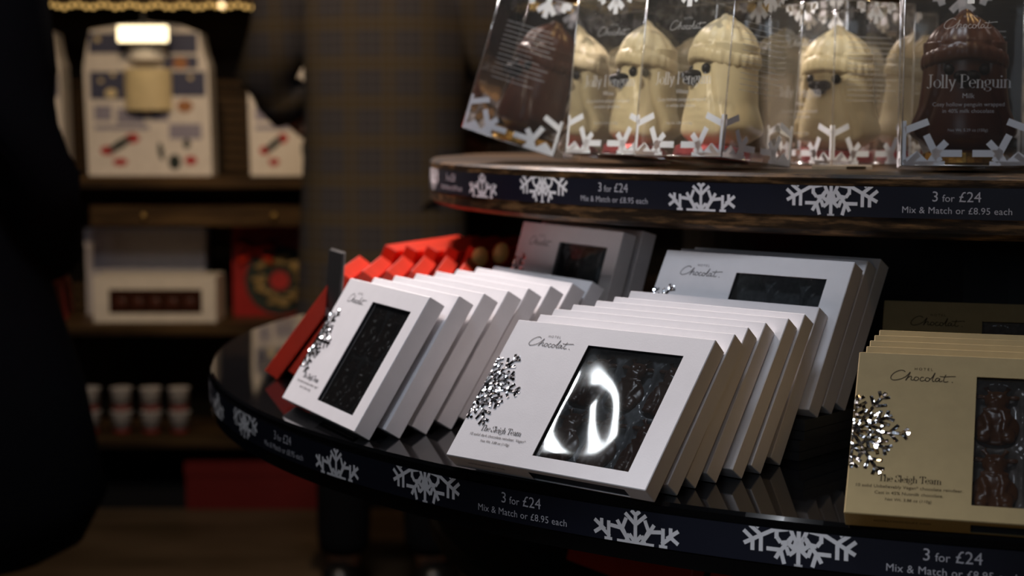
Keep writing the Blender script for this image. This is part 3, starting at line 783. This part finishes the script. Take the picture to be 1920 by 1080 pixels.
def penguin_hat():
    n = 104; rings = []
    prof = [(.0310, -.012), (.0366, -.013), (.0384, -.004), (.0384, .010), (.0372, .021), (.0350, .0245), (.0352, .029), (.0344, .042), (.0318, .056), (.0272, .071), (.0208, .084), (.0140, .0945), (.0088, .102), (.0072, .107), (.0056, .111), (.002, .113)]
    for i, (r, z) in enumerate(prof):
        ring = []
        for j in range(n):
            ph = 2*pi*j/n - pi
            rib = .0006*cos(ph*26)*(1 if 1 <= i <= 4 else 0) + (.0009*cos(ph*13) if 6 <= i <= 11 else 0)
            dz = (.0030*cos(2*ph) + .0015*cos(ph))*(1 if i < 7 else .3)
            ring.append(((r+rib)*sin(ph), -(r+rib)*cos(ph)*.90, z*.41 + dz + .648*PHGT))
        rings.append(ring)
    return MB().loft(rings)
PB, PHAT = penguin_body(None), penguin_hat()
def penguin_proto(m, label):
    t = thing('chocolate_penguin', label, 'chocolate figure', group='chocolate penguins in cartons')
    PB.build('body', m, t, smooth=True); PHAT.build('beanie', m, t, smooth=True)
    for s in (-1, 1):
        MB().sphere((s*.0150, -.0258, .573*PHGT), (.0052, .0044, .0052), 16, 10).build('eye', EYEBLACK, t, smooth=True)
    b = MB(); b.sphere((-.0046, -.0330, .522*PHGT), (.0076, .0100, .0054), 14, 10); b.sphere((.0046, -.0330, .522*PHGT), (.0076, .0100, .0054), 14, 10); b.sphere((0, -.0330, .490*PHGT), (.0060, .0094, .0062), 14, 10)
    obj_me('beak', remeshed(b, .0009, 'beak'), EYEBLACK, t, smooth=True)
    return t
milk_c = carton_proto('Milk'); white_c = carton_proto('White')
milk_p = penguin_proto(PENGMILK, 'milk chocolate penguin in the upright carton at the right edge')
white_p = penguin_proto(PENGWHITE, 'white chocolate penguin in the middle carton with clear beak and eye')
used = {}
def place_carton(kind, fl_, yaw, lean, roll, clabel, plabel, facing=0., flip=False, dep=.44):
    """fl_ = front left foot corner on the shelf plan"""
    src, psrc = (milk_c, milk_p) if kind == 'Milk' else (white_c, white_p)
    back = Vector(fl_) + bvec(yaw)*PD*cos(lean)
    z = ZU + .0004 + (PW*sin(roll) if roll < 0 else 0)
    loc = (back.x, back.y, ZU+.0006 + max(0., sin(roll))*PW); rot = (-lean, roll, yaw)
    M0 = Matrix.Translation(loc) @ Matrix.Rotation(yaw, 4, 'Z') @ Matrix.Rotation(roll, 4, 'Y') @ Matrix.Rotation(-lean, 4, 'X')
    if flip: M0 = M0 @ Matrix.Translation((PW, -PD, 0)) @ Matrix.Rotation(pi, 4, 'Z')
    loc = M0.to_translation(); rot = M0.to_euler()
    if kind not in used:
        used[kind] = 1; t, p = src, psrc; t.location = loc; t.rotation_euler = rot; t['label'] = clabel; p['label'] = plabel
    else:
        t = box_copy(src, clabel, loc, rot); p = box_copy(psrc, plabel, (0, 0, 0), (0, 0, 0))
    M = M0 @ Matrix.Translation((PW/2, -PD*(.5 if flip else dep), .0155)) @ Matrix.Rotation(facing, 4, 'Z')
    p.location = M.to_translation(); p.rotation_euler = M.to_euler()
place_carton('Milk', (.346, 1.425), -.20, .05, 0, 'upright clear carton lettered Jolly Penguin Milk at the right edge', 'milk chocolate penguin facing forward in the right carton', 0.0)
place_carton('White', (.119, 1.565), -.85, .115, 0, 'clear carton with white penguin, front of the middle pair', 'white chocolate penguin in the nearer carton of the middle pair', -0.40)
place_carton('White', (.0555, 1.6695), -.85, .115, 0, 'clear carton with white penguin, left of the middle pair', 'white chocolate penguin in the left carton of the middle pair', -0.34)
place_carton('White', (.272, 1.712), -1.12, .01, 0, 'clear carton standing behind the middle pair, seen from its side', 'white chocolate penguin in shade behind the middle pair', 0.35, dep=.53)
place_carton('White', (.328, 1.842), -1.0, .01, 0, 'rearmost clear carton hidden behind the others', 'faint white penguin farthest back on the upper shelf', 0.2)
place_carton('Milk', (-.058, 1.795), -.34, .06, .29, 'clear carton toppled sideways at the left end of the upper shelf', 'milk chocolate penguin tilted in the toppled carton', pi*.72, flip=True)
# small ticket lying on the shelf
tk = thing('shelf_ticket', 'small flat ticket lying on the upper shelf before the rear carton', 'ticket', (.315, 1.532, ZU+.0002), (0, 0, -.18))
MB().box((-.028, -.010, 0), (.028, .010, .0035)).build('card', mat('beige_card', (.35, .28, .20), .5), tk)
MB().box((.004, -.0105, .0006), (.022, -.010, .0030)).build('print', BROWNINK, tk)

# ------------------------------------------------------------------ red boxes on the shelf below the table
for i in range(4):
    a = -2.66 + i*.335
    p = TC + Vector((cos(a), sin(a)))*.635
    box_copy(red, f'dark red box on the under shelf, {ORD[i]} from the left', (p.x, p.y, .6005), (-.30, 0, a+pi/2+.12))

# ------------------------------------------------------------------ wall shelving and its goods
DS = 4.40
def shelf(label, ytop, thick, x0=-3.0, x1=3.4, fascia=0.):
    z = at(300, ytop, DS).z
    t = thing('wall_shelf', label, 'shelf', (0, YW, z), group='dark timber wall shelves')
    MB().box((x0, -(YW-DS)+.0, -thick), (x1, -.0125, 0)).build('board', WALLWOOD, t)
    MB().box((x0, -(YW-DS)-.012, -thick-fascia), (x1, -(YW-DS), -.001)).build('front_edge', WALLWOOD, t)
    for x in (x0+.02, -1.45, .9, x1-.04):
        MB().box((x, -(YW-DS)+.05, -thick-.12), (x+.02, -.0125, -thick)).build('bracket', BLACK, t)
    return z
Z1 = shelf('dark timber shelf carrying the snowy calendar boxes', 331, .03)
Z2 = shelf('dark timber shelf carrying the white boxes and red wreath box', 607, .03)
Z3 = shelf('dark timber shelf carrying the small white tubs', 818, .03)
Z4 = shelf('lowest dark timber shelf close to the floor', 978, .04)
ZTOP = shelf('top timber shelf edged with fairy lights', -20, .035)
z5 = at(300, 425, DS).z
o = thing('drawer_front', 'dim brown drawer front hanging below the calendar shelf', 'drawer', (0, DS+.05, z5))
MB().box((-1.17, -.015, 0), (-.56, .012, .055)).build('panel', WALLWOOD, o)
for x in (-1.02, -.66): MB().sphere((x, -.022, .028), .009, 10, 8).build('knob', mat('brass', (.6, .4, .15), .35, metal=1), o, smooth=True)
struct(MB().box((-3.2, DS+.03, 0), (3.6, YW-.02, .055)).build('trim_1', BLACK))

# fairy lights on the top shelf
fy = thing('fairy_lights', 'string of warm fairy lights along the top shelf edge', 'lights', (0, DS-.03, at(300, 6, DS-.03).z))
MB().tube([(-1.5, 0, 0), (.7, 0, -.012)], .0025, 6).build('cord', BLACK, fy)
BULB = mat('warm_bulb', (.9, .6, .2), .4, emit=(1.0, .62, .20), estr=.9)
BULB2 = mat('bright_bulb', (.9, .7, .4), .4, emit=(1.0, .72, .38), estr=3.0)
b0 = None
for i in range(112):
    x = -1.48 + i*.0195
    if b0 is None: b0 = MB().sphere((0, 0, 0), .0062, 8, 6).build('bulb', BULB, fy, smooth=True); c = b0
    else: c = b0.copy(); COL.objects.link(c)
    c.location = (x, 0, -.006-.003*(x+1.5)/2.2*2 + .004*sin(i*1.7))
p = at(416, 10, DS-.04); b = MB().sphere((0, 0, 0), .008, 10, 8).build('bulb', BULB2, fy, smooth=True); b.location = (p.x, -.012, p.z-fy.location.z)

def rect(x0, x1, y0, y1): return [[(x0, y0), (x1, y0), (x1, y1), (x0, y1)]]
def ell(cx, cy, rx, ry, a=0., n=16):
    return [[(cx+rx*cos(2*pi*i/n)*cos(a)-ry*sin(2*pi*i/n)*sin(a), cy+rx*cos(2*pi*i/n)*sin(a)+ry*sin(2*pi*i/n)*cos(a)) for i in range(n)]]
P_NAVY = mat('print_navy', (.06, .065, .12), .45); P_LIL = mat('print_lilac', (.30, .28, .36), .5); P_BRN = mat('print_brown', (.38, .16, .06), .5)
P_RED = mat('print_red', (.45, .03, .03), .5); P_BLK = mat('print_black', (.02, .03, .025), .5); P_CRM = mat('print_cream', (.75, .62, .36), .45)
P_SNOW = mat('print_snow', (.78, .72, .66), .5)
def prints(name, P, f, m, t):
    for q in ccw(P): graphic(name, [q], f, m, t)
def calendar(px0, px1, label, d=DS+.06, highlight=False):
    a = at(px0, 328, d); b = at(px1, 328, d); H = at(px0, 42, d).z - Z1; Wd = b.x-a.x
    t = thing('calendar_box', label, 'calendar box', (a.x, d, Z1+.0005), (0, 0, 0), 'snowy village calendar boxes')
    # village outline: stepped gables
    prof = [(0, 0), (Wd, 0), (Wd*.985, H*.72), (Wd*.95, H*.80), (Wd*.92, H*.93), (Wd*.75, H*.985), (Wd*.5, H), (Wd*.28, H*.985), (Wd*.04, H*.95), (Wd*.0, H*.80), (-Wd*.02, H*.70)]
    n = len(prof); V = [(x, 0, z) for x, z in prof] + [(x, .09, z) for x, z in prof]
    F = [list(range(n)), [n+i for i in range(n)][::-1]] + [[i, n+i, n+(i+1) % n, (i+1) % n][::-1] for i in range(n)]
    c = obj('carton', V, F, P_SNOW, t); fix_normals(c)
    f = lambda x, z: (x*Wd, -.0006, z*H); f2 = lambda x, z: (x*Wd, -.0012, z*H)
    prints('printed_sky', (rect(.03, .36, .50, .68) + rect(.66, .96, .52, .68) + rect(.03, .9, .80, .93) + rect(.62, .9, .70, .78)), f, P_NAVY, t)
    prints('printed_houses', (rect(.06, .2, .36, .46) + rect(.24, .46, .34, .44) + rect(.52, .66, .36, .46) + rect(.66, .92, .24, .34) + rect(.06, .5, .30, .33)), f, P_LIL, t)
    prints('printed_chimney', (ell(.76, .735, .06, .04) + ell(.79, .455, .065, .04)), f2, P_BRN, t)
    prints('printed_sleigh', (ell(.36, .245, .06, .033) + ell(.16, .165, .06, .03) + ell(.26, .09, .06, .025) + ell(.83, .1, .05, .03)), f2, P_RED, t)
    prints('printed_figures', (ell(.26, .205, .10, .028, .45) + ell(.59, .16, .022, .06, .2) + ell(.70, .09, .05, .05) + ell(.80, .21, .03, .03)), lambda x, z: (x*Wd, -.0018, z*H), P_BLK, t)
    prints('printed_stars', (ell(.12, .62, .02, .014) + ell(.22, .66, .02, .014) + ell(.84, .64, .02, .014) + ell(.1, .89, .025, .018) + ell(.2, .54, .05, .03)), f2, P_CRM, t)
    for z0, z1, r in ((.43, .70, .19), (.755, .865, .16)) if highlight else ():
        V = []; F = []
        for i in range(17):
            an = pi*i/16; x = .5*Wd - cos(an)*Wd*r; y = -sin(an)*.04
            V += [(x, y, z0*H), (x, y, z1*H)]
            if i: F.append([2*i-2, 2*i, 2*i+1, 2*i-1])
        m = MB().add(V, F); m.F.append([2*i+1 for i in range(17)]); m.build('cream_drum', P_CRM if z0 < .5 else P_SNOW, t, smooth=False)
    return t, H, Wd
t_, H_, W_c = calendar(166, 398, 'tall snowy village calendar box with cream drums, centre of the far shelf', highlight=True)
calendar(470, 640, 'snowy village calendar box half hidden by the plaid coat')
calendar(-70, 122, 'snowy village calendar box half hidden by the black coat')
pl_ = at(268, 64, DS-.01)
lb = thing('glare_bar', 'added glowing bar imitating a glare before the tall calendar box', 'highlight', (pl_.x, pl_.y, Z1))  # added emissive bar in place of a reflected glare on glossy packaging
MB().box((-.066, -.012, pl_.z-Z1-.020), (.066, .008, pl_.z-Z1+.022)).build('glare_face', mat('glare_glow', (.9, .8, .6), .5, emit=(1.0, .80, .48), estr=3.2), lb)
MB().box((-.070, .008, pl_.z-Z1-.024), (.070, .014, pl_.z-Z1+.026)).build('glare_backing', BLACK, lb)
MB().box((-.006, .010, pl_.z-Z1+.026), (.006, .014, ZTOP-Z1-.036)).build('glare_hanger', BLACK, lb)

# second shelf: white boxes, red wreath box, pale box by the black coat
def upright(name, label, px0, px1, py0, py1, d, depth, m, cat='box', zbase=None, yaw=0.):
    a = at(px0, py1, d); b = at(px1, py0, d); z = Z2 if zbase is None else zbase
    t = thing(name, label, cat, (a.x, d, z+.0005), (0, 0, yaw)); W = b.x-a.x; H = b.z-z
    MB().box((0, 0, 0), (W, depth, H)).build('carton', m, t)
    return t, W, H
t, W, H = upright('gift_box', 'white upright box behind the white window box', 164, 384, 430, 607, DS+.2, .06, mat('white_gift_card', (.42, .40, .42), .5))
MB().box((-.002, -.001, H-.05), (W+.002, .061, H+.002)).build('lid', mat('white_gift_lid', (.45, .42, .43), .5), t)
t, W, H = upright('window_gift_box', 'white box with long dark window on the far shelf', 176, 404, 519, 607, DS+.03, .14, mat('white_box_card', (.72, .66, .58), .5))
MB().box((W*.13, -.001, H*.20), (W*.885, .004, H*.72)).build('window', mat('dark_window', (.035, .012, .006), .2), t)
MB().box((W*.11, -.0025, H*.17), (W*.13, 0, H*.75)).build('frame', mat('white_box_card', (.72, .66, .58), .5), t)
for k in range(5): MB().sphere((W*(.22+.14*k), -.001, H*.42), (.016, .003, .014), 12, 8).build('truffle', mat('truffle', (.07, .02, .012), .35), t, smooth=True)
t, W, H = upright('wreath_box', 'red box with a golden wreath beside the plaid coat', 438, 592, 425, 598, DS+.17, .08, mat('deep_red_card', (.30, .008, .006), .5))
m = MB(); rnd = random.Random(3)
for i in range(40):
    a = 2*pi*i/40; m.sphere((W*.56+.062*cos(a)+rnd.uniform(-.012, .012), -.004, H*.40+.062*sin(a)+rnd.uniform(-.012, .012)), (.013, .004, .008), 8, 6)
m.build('gold_wreath', mat('dull_gold_print', (.30, .20, .07), .5), t, smooth=True)
graphic('dark_panel', ccw(ell(W*.56, H*.40, .1, .1)), lambda x, z: (x, -.0008, z), P_BLK, t)
graphic('red_medallion', ccw(ell(W*.56, H*.40, .028, .028)), lambda x, z: (x, -.002, z), P_RED, t)
m = MB()
for s in (-1, 1): m.tube([(W*.28, -.006, H*.72), (W*.28+s*.05, -.014, H*.82), (W*.28+s*.045, -.006, H*.62), (W*.28, -.006, H*.72)], [.006, .014, .014, .006], 8)
m.build('bow', REDCARD, t, smooth=True)
t, W, H = upright('pale_box', 'pale box with red edge seen past the black coat', 20, 107, 455, 607, DS+.06, .08, P_SNOW)
MB().box((W-.004, -.001, 0), (W+.004, .081, H)).build('red_edge', P_RED, t)

# third shelf: tubs
TUBW = mat('tub_white', (.55, .50, .46), .5); TUBR = mat('tub_red', (.30, .03, .02), .5)
tub = None
for r in range(2):
    for c, px in enumerate((170, 229, 284, 337)):
        a = at(px, 815, DS+.04)
        if tub is None:
            tub = thing('chocolate_tub', '', 'tub', group='small white tubs on the low shelf')
            MB().lathe([(.021, 0), (.024, .006), (.026, .014)], n=20).build('red_base', TUBR, tub, smooth=True)
            MB().lathe([(.026, .014), (.029, .058), (.030, .060)], n=20).build('cup', TUBW, tub, smooth=True)
            MB().lathe([(.031, .060), (.031, .064), (.02, .0655)], n=20).build('lid', TUBR if False else TUBW, tub, smooth=True)
            q = tub
        else: q = box_copy(tub, '', (0, 0, 0), (0, 0, 0))
        q.location = (a.x, DS+.04, Z3+.0005+r*.0665); q.rotation_euler = (0, 0, 0)
        q['label'] = f"{['lower', 'upper'][r]} white tub of the {['leftmost', 'second', 'third', 'rightmost'][c]} pair on the low shelf"
# lowest shelf: red chest
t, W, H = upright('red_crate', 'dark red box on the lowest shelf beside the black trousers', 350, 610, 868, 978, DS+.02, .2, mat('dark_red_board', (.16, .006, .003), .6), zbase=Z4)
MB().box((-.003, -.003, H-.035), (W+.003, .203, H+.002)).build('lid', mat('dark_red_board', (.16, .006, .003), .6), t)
# goods at the right of the far wall, glimpsed past the coat and through the cartons
for k, (x, wd, h, m) in enumerate(((.02, .14, .26, P_SNOW), (.22, .12, .30, P_BRN), (.42, .16, .22, P_CRM), (.70, .16, .28, P_SNOW), (.95, .14, .24, P_BRN))):
    t = thing('gift_carton', f'{["pale", "brown", "cream", "tall pale", "second brown"][k]} gift carton on the far shelf behind the penguin cartons', 'carton', (x, DS+.06, Z1+.0005), group='cartons on the right of the far shelf')
    MB().box((0, 0, 0), (wd, .09, h*.72)).build('carton', m, t)
    MB().box((-.002, -.002, h*.72), (wd+.002, .092, h)).build('lid', m, t)
    MB().box((wd*.44, -.003, 0), (wd*.56, -.002, h)).build('ribbon', GOLDFOIL, t)

# ------------------------------------------------------------------ people
def skin_mesh(name, joints, edges, root, m, parent=None, sub=2):
    me = bpy.data.meshes.new(name); me.from_pydata([j[0] for j in joints], edges, []); me.update()
    o = bpy.data.objects.new(name, me); COL.objects.link(o)
    sk = o.modifiers.new('skin', 'SKIN'); sk.use_smooth_shade = True
    lay = me.skin_vertices[0].data if me.skin_vertices else None
    if lay is None:
        bm = bmesh.new(); bm.from_mesh(me); bm.verts.layers.skin.verify(); bm.to_mesh(me); bm.free(); lay = me.skin_vertices[0].data
    for i, j in enumerate(joints):
        r = j[1]; lay[i].radius = r if isinstance(r, tuple) else (r, r); lay[i].use_root = (i == root)
    sb = o.modifiers.new('sub', 'SUBSURF'); sb.levels = sub; sb.render_levels = sub
    dg = bpy.context.evaluated_depsgraph_get(); me2 = bpy.data.meshes.new_from_object(o.evaluated_get(dg))
    bpy.data.objects.remove(o)
    return obj_me(name, me2, m, parent, smooth=True)
def hand_joints(J, E, wrist, i_w, dirv, palm_n, side):
    """palm and five bent fingers added to the joint list"""
    d = Vector(dirv).normalized(); n = Vector(palm_n).normalized(); s = d.cross(n).normalized()*side
    w_ = Vector(wrist); pc_ = w_ + d*.045; J.append((tuple(pc_), (.036, .016))); ip = len(J)-1; E.append((i_w, ip))
    for k, (off, ln) in enumerate(((.027, .068), (.010, .078), (-.009, .073), (-.026, .058))):
        prev = ip; b = pc_ + s*off + d*.035
        for q in range(3):
            p = b + d*(ln*(.05+.40*q)) + n*(.010*q*q)
            J.append((tuple(p), .0088-.0008*q)); E.append((prev, len(J)-1)); prev = len(J)-1
    prev = ip; b = w_ + d*.022 + s*.034
    for q in range(3):
        p = b + s*(.010*q) + d*(.020*q) + n*.008*q
        J.append((tuple(p), .0100-.001*q)); E.append((prev, len(J)-1)); prev = len(J)-1
def person(label, loc, rz, elbows, wrists, coat_rings, coat_m, collar=True):
    t = thing('person', label, 'person', loc, (0, 0, rz))
    J = [((0, 0, .95), (.115, .075))]; E = []
    def add(p, r, par): J.append((p, r)); E.append((par, len(J)-1)); return len(J)-1
    sp1 = add((0, .0, 1.12), (.11, .075), 0); ch = add((0, .0, 1.33), (.115, .075), sp1); nk0 = add((0, -.01, 1.47), (.06, .055), ch)
    nk = add((0, .01, 1.53), .055, nk0); hd = add((0, .02, 1.63), (.072, .085), nk); hd2 = add((0, .02, 1.70), (.072, .088), hd); add((0, .01, 1.755), (.05, .06), hd2)
    for s, el, wr in ((-1, elbows[0], wrists[0]), (1, elbows[1], wrists[1])):
        sh = add((s*.16, 0, 1.42), .048, ch); e_ = add(el, .042, sh); w_ = add(wr, .028, e_)
        d = Vector(wr)-Vector(el); hand_joints(J, E, wr, w_, d, (0 if abs(d.x) < .1 else -s*.2, .3, -.9) if abs(d.z) < .15 else (-s, .1, 0), s)
    for s in (-1, 1):
        hp = add((s*.08, 0, .88), .075, 0); kn = add((s*.095, .01, .49), .058, hp); an = add((s*.10, -.01, .09), .04, kn)
        ft = add((s*.105, .06, .045), .038, an); add((s*.11, .15, .032), .034, ft)
    skin_mesh('body', J, E, 0, SKIN, t, 2)
    # trousers and shoes
    Jt = [((0, 0, .95), (.12, .082))]; Et = []
    for s in (-1, 1):
        k0 = len(Jt); Jt += [((s*.085, 0, .84), .085), ((s*.096, .01, .49), .074), ((s*.10, -.01, .14), .066), ((s*.10, -.01, .085), .064)]
        Et += [(0, k0), (k0, k0+1), (k0+1, k0+2), (k0+2, k0+3)]
    skin_mesh('trousers', Jt, Et, 0, TROUSER, t, 2)
    for s in (-1, 1):
        m = MB(); rings = []
        for y, wx, h in ((-.075, .03, .05), (-.06, .04, .075), (0, .045, .085), (.07, .046, .07), (.14, .045, .05), (.19, .035, .035), (.205, .012, .02)):
            rings.append([(s*.108+wx*cos(a), y, max(.002, h*.5+h*.5*sin(a))) for a in [2*pi*i/14 for i in range(14)]])
        m.loft(rings).build('shoe', SHOE, t, smooth=True)
    # coat: lofted skirt and chest, sleeves
    m = MB(); n = 40
    m.loft([[(cx+rx*cos(2*pi*i/n)*(1+.025*sin(5*2*pi*i/n+z*6)), cy+ry*sin(2*pi*i/n)*(1+.03*sin(4*2*pi*i/n)), z) for i in range(n)] for cx, cy, z, rx, ry in coat_rings])
    for s, el, wr in ((-1, elbows[0], wrists[0]), (1, elbows[1], wrists[1])):
        a = Vector((s*.15, 0, 1.44)); b = Vector(el); c = Vector(wr)
        m.tube([a, a.lerp(b, .3)+Vector((s*.015, 0, 0)), a.lerp(b, .65), b, b.lerp(c, .5), b.lerp(c, .92)], [.085, .088, .078, .070, .062, .056], 18)
    m.build('coat', coat_m, t, smooth=True)
    if collar:
        MB().lathe([(.075, 1.47), (.095, 1.485), (.09, 1.53), (.078, 1.54)], (0, .005, 0), 24, cap=False).build('collar', coat_m, t, smooth=True)
    # hair and face
    MB().sphere((0, -.005, 1.69), (.092, .108, .115), 24, 16).build('hair', HAIR, t, smooth=True)
    for s in (-1, 1):
        MB().sphere((s*.032, .106, 1.665), (.012, .007, .008), 10, 8).build('eye', EYEBLACK, t, smooth=True)
        MB().sphere((s*.088, .015, 1.655), (.012, .02, .03), 10, 8).build('ear', SKIN, t, smooth=True)
    MB().sphere((0, .118, 1.635), (.014, .02, .022), 10, 8).build('nose', SKIN, t, smooth=True)
    MB().sphere((0, .103, 1.595), (.024, .008, .007), 10, 8).build('mouth', mat('lips', (.4, .12, .1), .5), t, smooth=True)
    return t
DA = 3.62
pa = at(722, 500, DA)
RA = [(0, .0, .42, .215, .15), (0, .0, .55, .205, .145), (0, 0, .80, .190, .135), (0, 0, 1.0, .182, .13), (0, 0, 1.15, .180, .125), (0, 0, 1.32, .19, .125), (0, 0, 1.44, .165, .10), (0, 0, 1.49, .09, .075)]
person('person in a plaid wool coat seen from behind at the far shelves', (pa.x, DA, 0), 0,
       ((-.272, .05, 1.19), (.268, .06, 1.18)), ((-.212, .10, 1.10), (.22, .20, 1.07)), RA, PLAID)
DBB = 2.5
RB = [(0, 0, .385, .25, .17), (0, .0, .42, .315, .20), (0, 0, .50, .36, .21), (0, 0, .67, .335, .20), (0, 0, .78, .295, .185), (0, 0, .88, .262, .17), (0, 0, 1.0, .25, .15), (0, 0, 1.15, .235, .145), (0, 0, 1.30, .225, .14), (0, 0, 1.43, .19, .11), (0, 0, 1.49, .09, .08)]
person('person in a long black coat cut off by the left edge', (-1.005, DBB, 0), 0,
       ((-.30, -.04, 1.02), (.275, -.05, .99)), ((-.24, .12, .86), (.235, .14, .86)), RB, BLACKWOOL)
# dark shoulder bag of the plaid person
bg = thing('shoulder_bag', 'black bag held at the right side of the plaid coat', 'bag', (pa.x+.36, DA-.05, .90), (0, 0, .1))
MB().loft([[(wx*cos(2*pi*i/24), wy*sin(2*pi*i/24), z) for i in range(24)] for wx, wy, z in ((.05, .03, 0), (.075, .045, .01), (.08, .05, .10), (.072, .045, .19), (.05, .03, .20))]).build('pouch', mat('black_bag', (.01, .009, .008), .5), bg, smooth=True)
MB().tube([(-.06, 0, .19), (-.05, -.01, .30), (0, -.02, .34), (.05, -.01, .30), (.06, 0, .19)], .008, 8).build('strap', mat('black_bag', (.01, .009, .008), .5), bg, smooth=True)
MB().box((-.03, -.052, .10), (.03, -.044, .15)).build('clasp', mat('brass', (.6, .4, .15), .35, metal=1), bg)
